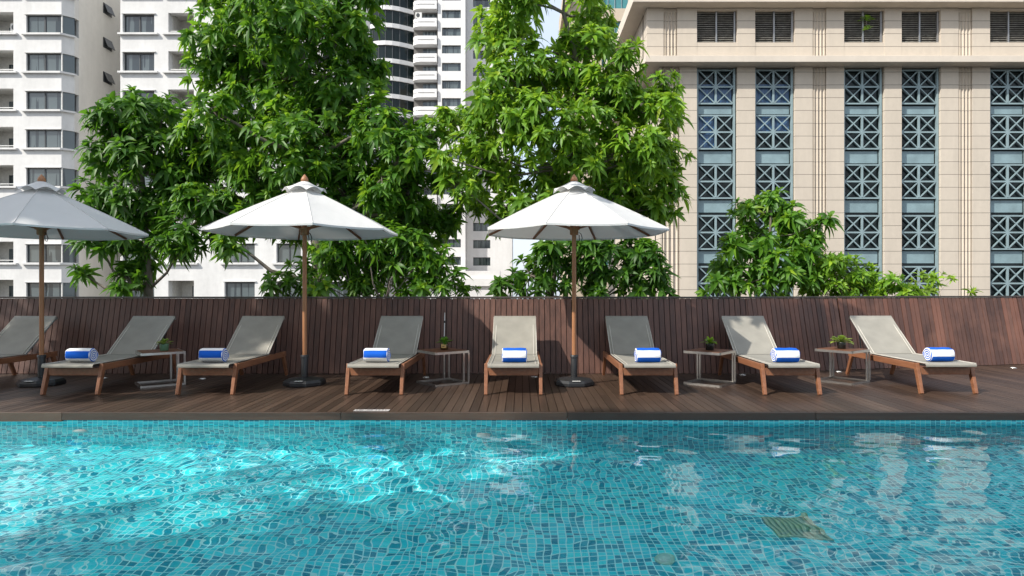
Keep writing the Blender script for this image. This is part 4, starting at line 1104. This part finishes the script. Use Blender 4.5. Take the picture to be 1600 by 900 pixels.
# ------------------------------------------------------------------ beige stone building (right)
def beige():
    Y = 44.0; k = F/Y; ox, oy, oz = PX(1011, Y), Y, STREET
    t = empty('stone_building', (ox, oy, oz), 0, 'beige stone building with blue grey lattice windows and a louvred top storey', 'building')
    X = lambda px: PX(px, Y) - ox
    Z = lambda py, yy=Y: PZ(py, yy) - oz
    zc0, zc1 = 16.25 - oz, 16.67 - oz                                 # ledge
    zt = 20.25 - oz
    cols = [(1089, 1152), (1180, 1242), (1319, 1382), (1409, 1470), (1547, 1611), (1638, 1701), (1777, 1840), (1867, 1930)]
    xl, xr = X(1011), X(2000); xs = X(1031)
    wl = MB(); e = [xs] + [X(v) for q in cols for v in q] + [xr]
    for i in range(0, len(e), 2):                                     # piers
        a, b = e[i], e[i+1]
        if b - a > 2.2 and i != len(e)-2:                             # wide pier: four upright flutes
            if i == 0: f0 = X(1034); f1 = X(1062)
            else: mid = (a+b)/2; f0 = mid-.46; f1 = mid+.46
            n = 4; st = (f1-f0)/n
            wl.box(a, f0, 0, .8, 0, zc0-.003); wl.box(f1, b, 0, .8, 0, zc0-.003); wl.box(f0, f1, .14, .8, 0, zc0-.003)
            for j in range(n):
                c = f0 + st*(j+.5); wl.add([(c-st*.32, .138, 0), (c, .0, 0), (c+st*.32, .138, 0), (c-st*.32, .138, zc0-.01), (c, .0, zc0-.01), (c+st*.32, .138, zc0-.01)], [(0, 1, 4, 3), (1, 2, 5, 4)])
        else: wl.box(a, b, 0, .8, 0, zc0-.003)
    wl.box(xs, xr, 1.3, 1.6, 0, zc0-.003); wl.box(xs, xs+.4, .81, 26, 0, zc0-.003)
    # attic piers
    e2 = [xl] + [X(v) for q in cols for v in q] + [xr]
    zl0, zl1 = Z(66), Z(16)
    for i in range(0, len(e2), 2):
        a, b = e2[i], e2[i+1]
        if b - a > 2.2 and i != len(e2)-2:
            mid = X(1047.5) if i == 0 else (a+b)/2; f0, f1 = mid-.46, mid+.46; n = 4; st = (f1-f0)/n
            wl.box(a, f0, 0, .8, zc1+.003, zt); wl.box(f1, b, 0, .8, zc1+.003, zt); wl.box(f0, f1, .12, .8, zc1+.003, zt)
            for j in range(n):
                c = f0 + st*(j+.5); wl.add([(c-st*.32, .118, zc1+.003), (c, .0, zc1+.003), (c+st*.32, .118, zc1+.003), (c-st*.32, .118, zt-.3), (c, .0, zt-.3), (c+st*.32, .118, zt-.3)], [(0, 1, 4, 3), (1, 2, 5, 4)])
        else: wl.box(a, b, 0, .8, zc1+.003, zt)
    for (a, b) in cols: wl.box(X(a), X(b), .02, .8, zc1+.003, zl0); wl.box(X(a), X(b), .02, .8, zl1, zt)
    wl.box(xl, xl+.4, .81, 26, zc1+.003, zt); wl.box(xl, xr, 1.3, 1.6, zc1+.003, zt)
    wl.build('wall', M['beige_wall'], t)
    m = MB(); m.box(xl-.3, xr, -.95, 26, zc0, zc1); m.build('ledge', M['beige_plain'], t, .02)
    m = MB(); m.box(xl-1.1, xr, -.9, 27, zt+.003, zt+.9); m.build('cornice', M['beige_plain'], t, .03)
    m = MB(); m.box(xl+1, xr, 2, 24, zt+.9, zt+1.4); m.build('roof', M['concrete'], t)
    # lattice windows: frames, lattice, glass, spandrels
    tops = [107, 178] + [255.5 + 80*i for i in range(0, 6)]; ht = 54.5/k
    def lat(wd):
        f = MB(); a = wd/2; h = ht; b_ = .10
        f.box(-a, a, .22, .32, -h, -h+b_); f.box(-a, a, .22, .32, -b_, 0)
        cx, cz = 0, -h/2
        f.box(-.065, .065, .20, .30, -h+b_, -b_)
        f.box(-a, -.066, .21, .29, cz-.055, cz+.055); f.box(.066, a, .21, .29, cz-.055, cz+.055)
        aa, hh = a-.02, h/2-b_*.5
        for sx in (-1, 1):
            for sz in (-1, 1):
                f.bar((sx*.05, .255, cz+sz*.05), (sx*aa, .255, cz+sz*hh), .09, .07, (0, 1, 0))
                f.bar((sx*.02, .262, cz+sz*hh), (sx*aa, .262, cz+sz*.02), .09, .07, (0, 1, 0))
        return f
    wd = X(cols[0][1]) - X(cols[0][0]) - .36; proto = None; sproto = None; s2 = None; curt = []
    for ci, (a, b) in enumerate(cols[:5]):
        xc = (X(a)+X(b))/2 - .03
        m = MB()
        m.box(xc-wd/2-.13, xc-wd/2-.002, .18, .36, 0, zc0-.05); m.box(xc+wd/2+.002, xc+wd/2+.13, .18, .36, 0, zc0-.05)
        m.build('window_post', M['lattice'], t)
        m = MB(); m.box(X(a)+.001, X(b)-.001, .55, .6, 0, zc0-.004); m.build('recess_shade_sheet', M['reveal'], t)  # dark sheet: the shade inside the window recess is put into its colour
        for ti, ty in enumerate(tops):
            if proto is None:
                proto = lat(wd).build('lattice_window', M['lattice'], t)
                g = MB(); g.box(-wd/2, wd/2, .42, .44, -ht+.02, -.02); g.build('pane', M['glass_blue'], proto); o = proto
            else: o = copy_tree(proto, t)
            o.location = (xc, 0, Z(ty))
            if (ci, ti) in ((0, 0), (0, 1), (1, 0), (1, 1)): curt.append((o, ci, ti))
            nxt = tops[ti+1] if ti+1 < len(tops) else ty+80
            gap = (nxt - ty)/k - ht
            key = ti == 0
            pr = s2 if key else sproto
            if pr is None:
                g = MB(); g.box(-wd/2+.05, wd/2-.05, .40, .44, -gap+.09, -.09)
                pr = g.build('spandrel_panel', M['spandrel'], t); o = pr
                if key: s2 = pr
                else: sproto = pr
            else: o = copy_tree(pr, t)
            o.location = (xc, 0, Z(ty) - ht)
    for o, ci, ti in curt:
        z0, z1, x0, x1 = {(0, 0): (-ht+.08, -.95, -wd/2+.05, wd/2-.05), (1, 0): (-ht+.08, -.95, -wd/2+.05, wd/2-.05), (0, 1): (-ht+.08, -.08, -wd/2+.05, -.02), (1, 1): (-ht/2, -.08, -wd/2+.05, wd/2-.05)}[(ci, ti)]
        g = MB(); g.box(x0, x1, .405, .415, z0, z1); g.build('curtain', M['curtain'], o)
    proto = None
    for ci, (a, b) in enumerate(cols[:5]):
        wd2 = X(b)-X(a)
        if proto is None:
            f = MB(); n = 17; hh = zl1 - zl0
            f.box(-wd2/2, wd2/2, .55, .60, 0, hh)
            f.box(-.05, .05, .18, .30, 0, hh); f.box(wd2/2-.18, wd2/2-.08, .18, .30, 0, hh); f.box(-wd2/2, -wd2/2+.06, .18, .30, 0, hh)
            proto = f.build('louvre_window', M['metalgrey'], t)
            f = MB()
            for i in range(n):
                z = hh*(i+.5)/n
                f.add([(-wd2/2+.06, .26, z-.05), (wd2/2-.08, .26, z-.05), (wd2/2-.08, .40, z+.045), (-wd2/2+.06, .40, z+.045), (-wd2/2+.06, .265, z-.062), (wd2/2-.08, .265, z-.062), (wd2/2-.08, .405, z+.033), (-wd2/2+.06, .405, z+.033)],
                      [(0, 1, 2, 3), (7, 6, 5, 4), (0, 4, 5, 1)])
            f.build('louvre_blades', M['louvre'], proto)
            f = MB(); f.box(-wd2/2+.02, wd2/2-.02, .50, .54, .02, hh-.02); f.build('dark_backing', M['black'], proto); o = proto
        else: o = copy_tree(proto, t)
        o.location = ((X(a)+X(b))/2, 0, zl0)
    # weed on the louvres
    p = empty('wild_plant', tuple(P(1352, 34, Y+.12)), 0, 'small wild plant growing out of a louvred opening in the top storey', 'plant')
    V, Q = leaf_ball((0, 0, 0), 34, .75, .22, 77); m = MB(); m.add([(x, y*.4-.15, z*.75) for x, y, z in V], Q, 0, True)
    V, Q = leaf_ball((.1, 0, -.6), 20, .5, .16, 78); m.add([(x, y*.4-.15, z) for x, y, z in V], Q, 0, True); m.build('foliage', M['leaf_light'], p)
    m = MB(); m.tube([(0, .05, -.6), (.05, -.1, -.3), (0, -.1, .1)], .03, 6); m.build('stem', M['bark'], p)
beige()

def cream_tower():
    Y = 85.0; ox, oy, oz = PX(888, Y), Y, STREET
    t = empty('cream_tower', (ox, oy, oz), 0, 'cream high rise with teal windows glimpsed over the bright green tree', 'building')
    X = lambda px: PX(px, Y) - ox
    zt = PZ(-70, Y) - oz
    m = MB(); m.box(X(888), X(940), 0, 1, 0, zt); m.box(X(982), X(996), 0, 1, 0, zt); m.box(X(1006), X(1100), 0, 1, 0, zt); m.box(X(888), X(1100), 1.01, 18, 0, zt-.2)
    zz = zt
    m.box(X(880), X(892), -1.4, 10, PZ(12, Y)-oz, PZ(-14, Y)-oz)
    rows = [PZ(0 + 46*i, Y) - oz for i in range(-1, 10)]
    for a, b in ((940, 982), (996, 1006)):
        zp = zt
        for z in rows: m.box(X(a), X(b), 0, 1, z+1.1, zp); zp = z - 1.1
        m.box(X(a), X(b), 0, 1, 0, zp)
    m.build('wall', M['cream_far'], t)
    for a, b in ((940, 982), (996, 1006)):
        pr = None; wd = X(b)-X(a)
        for z in rows:
            if pr is None:
                f = MB(); f.box(-wd/2, wd/2, .3, .4, -1.1, -1.0); f.box(-wd/2, wd/2, .3, .4, 1.0, 1.1)
                nm = max(1, int(wd/.8))
                for i in range(nm+1): xx = -wd/2 + wd*i/nm; f.box(max(-wd/2, xx-.04), min(wd/2, xx+.04), .3, .4, -1.0, 1.0)
                pr = f.build('window', M['lattice'], t); g = MB(); g.box(-wd/2, wd/2, .41, .43, -1.05, 1.05); g.build('pane', M['teal_glass'], pr); o = pr
            else: o = copy_tree(pr, t)
            o.location = ((X(a)+X(b))/2, 0, z)
cream_tower()
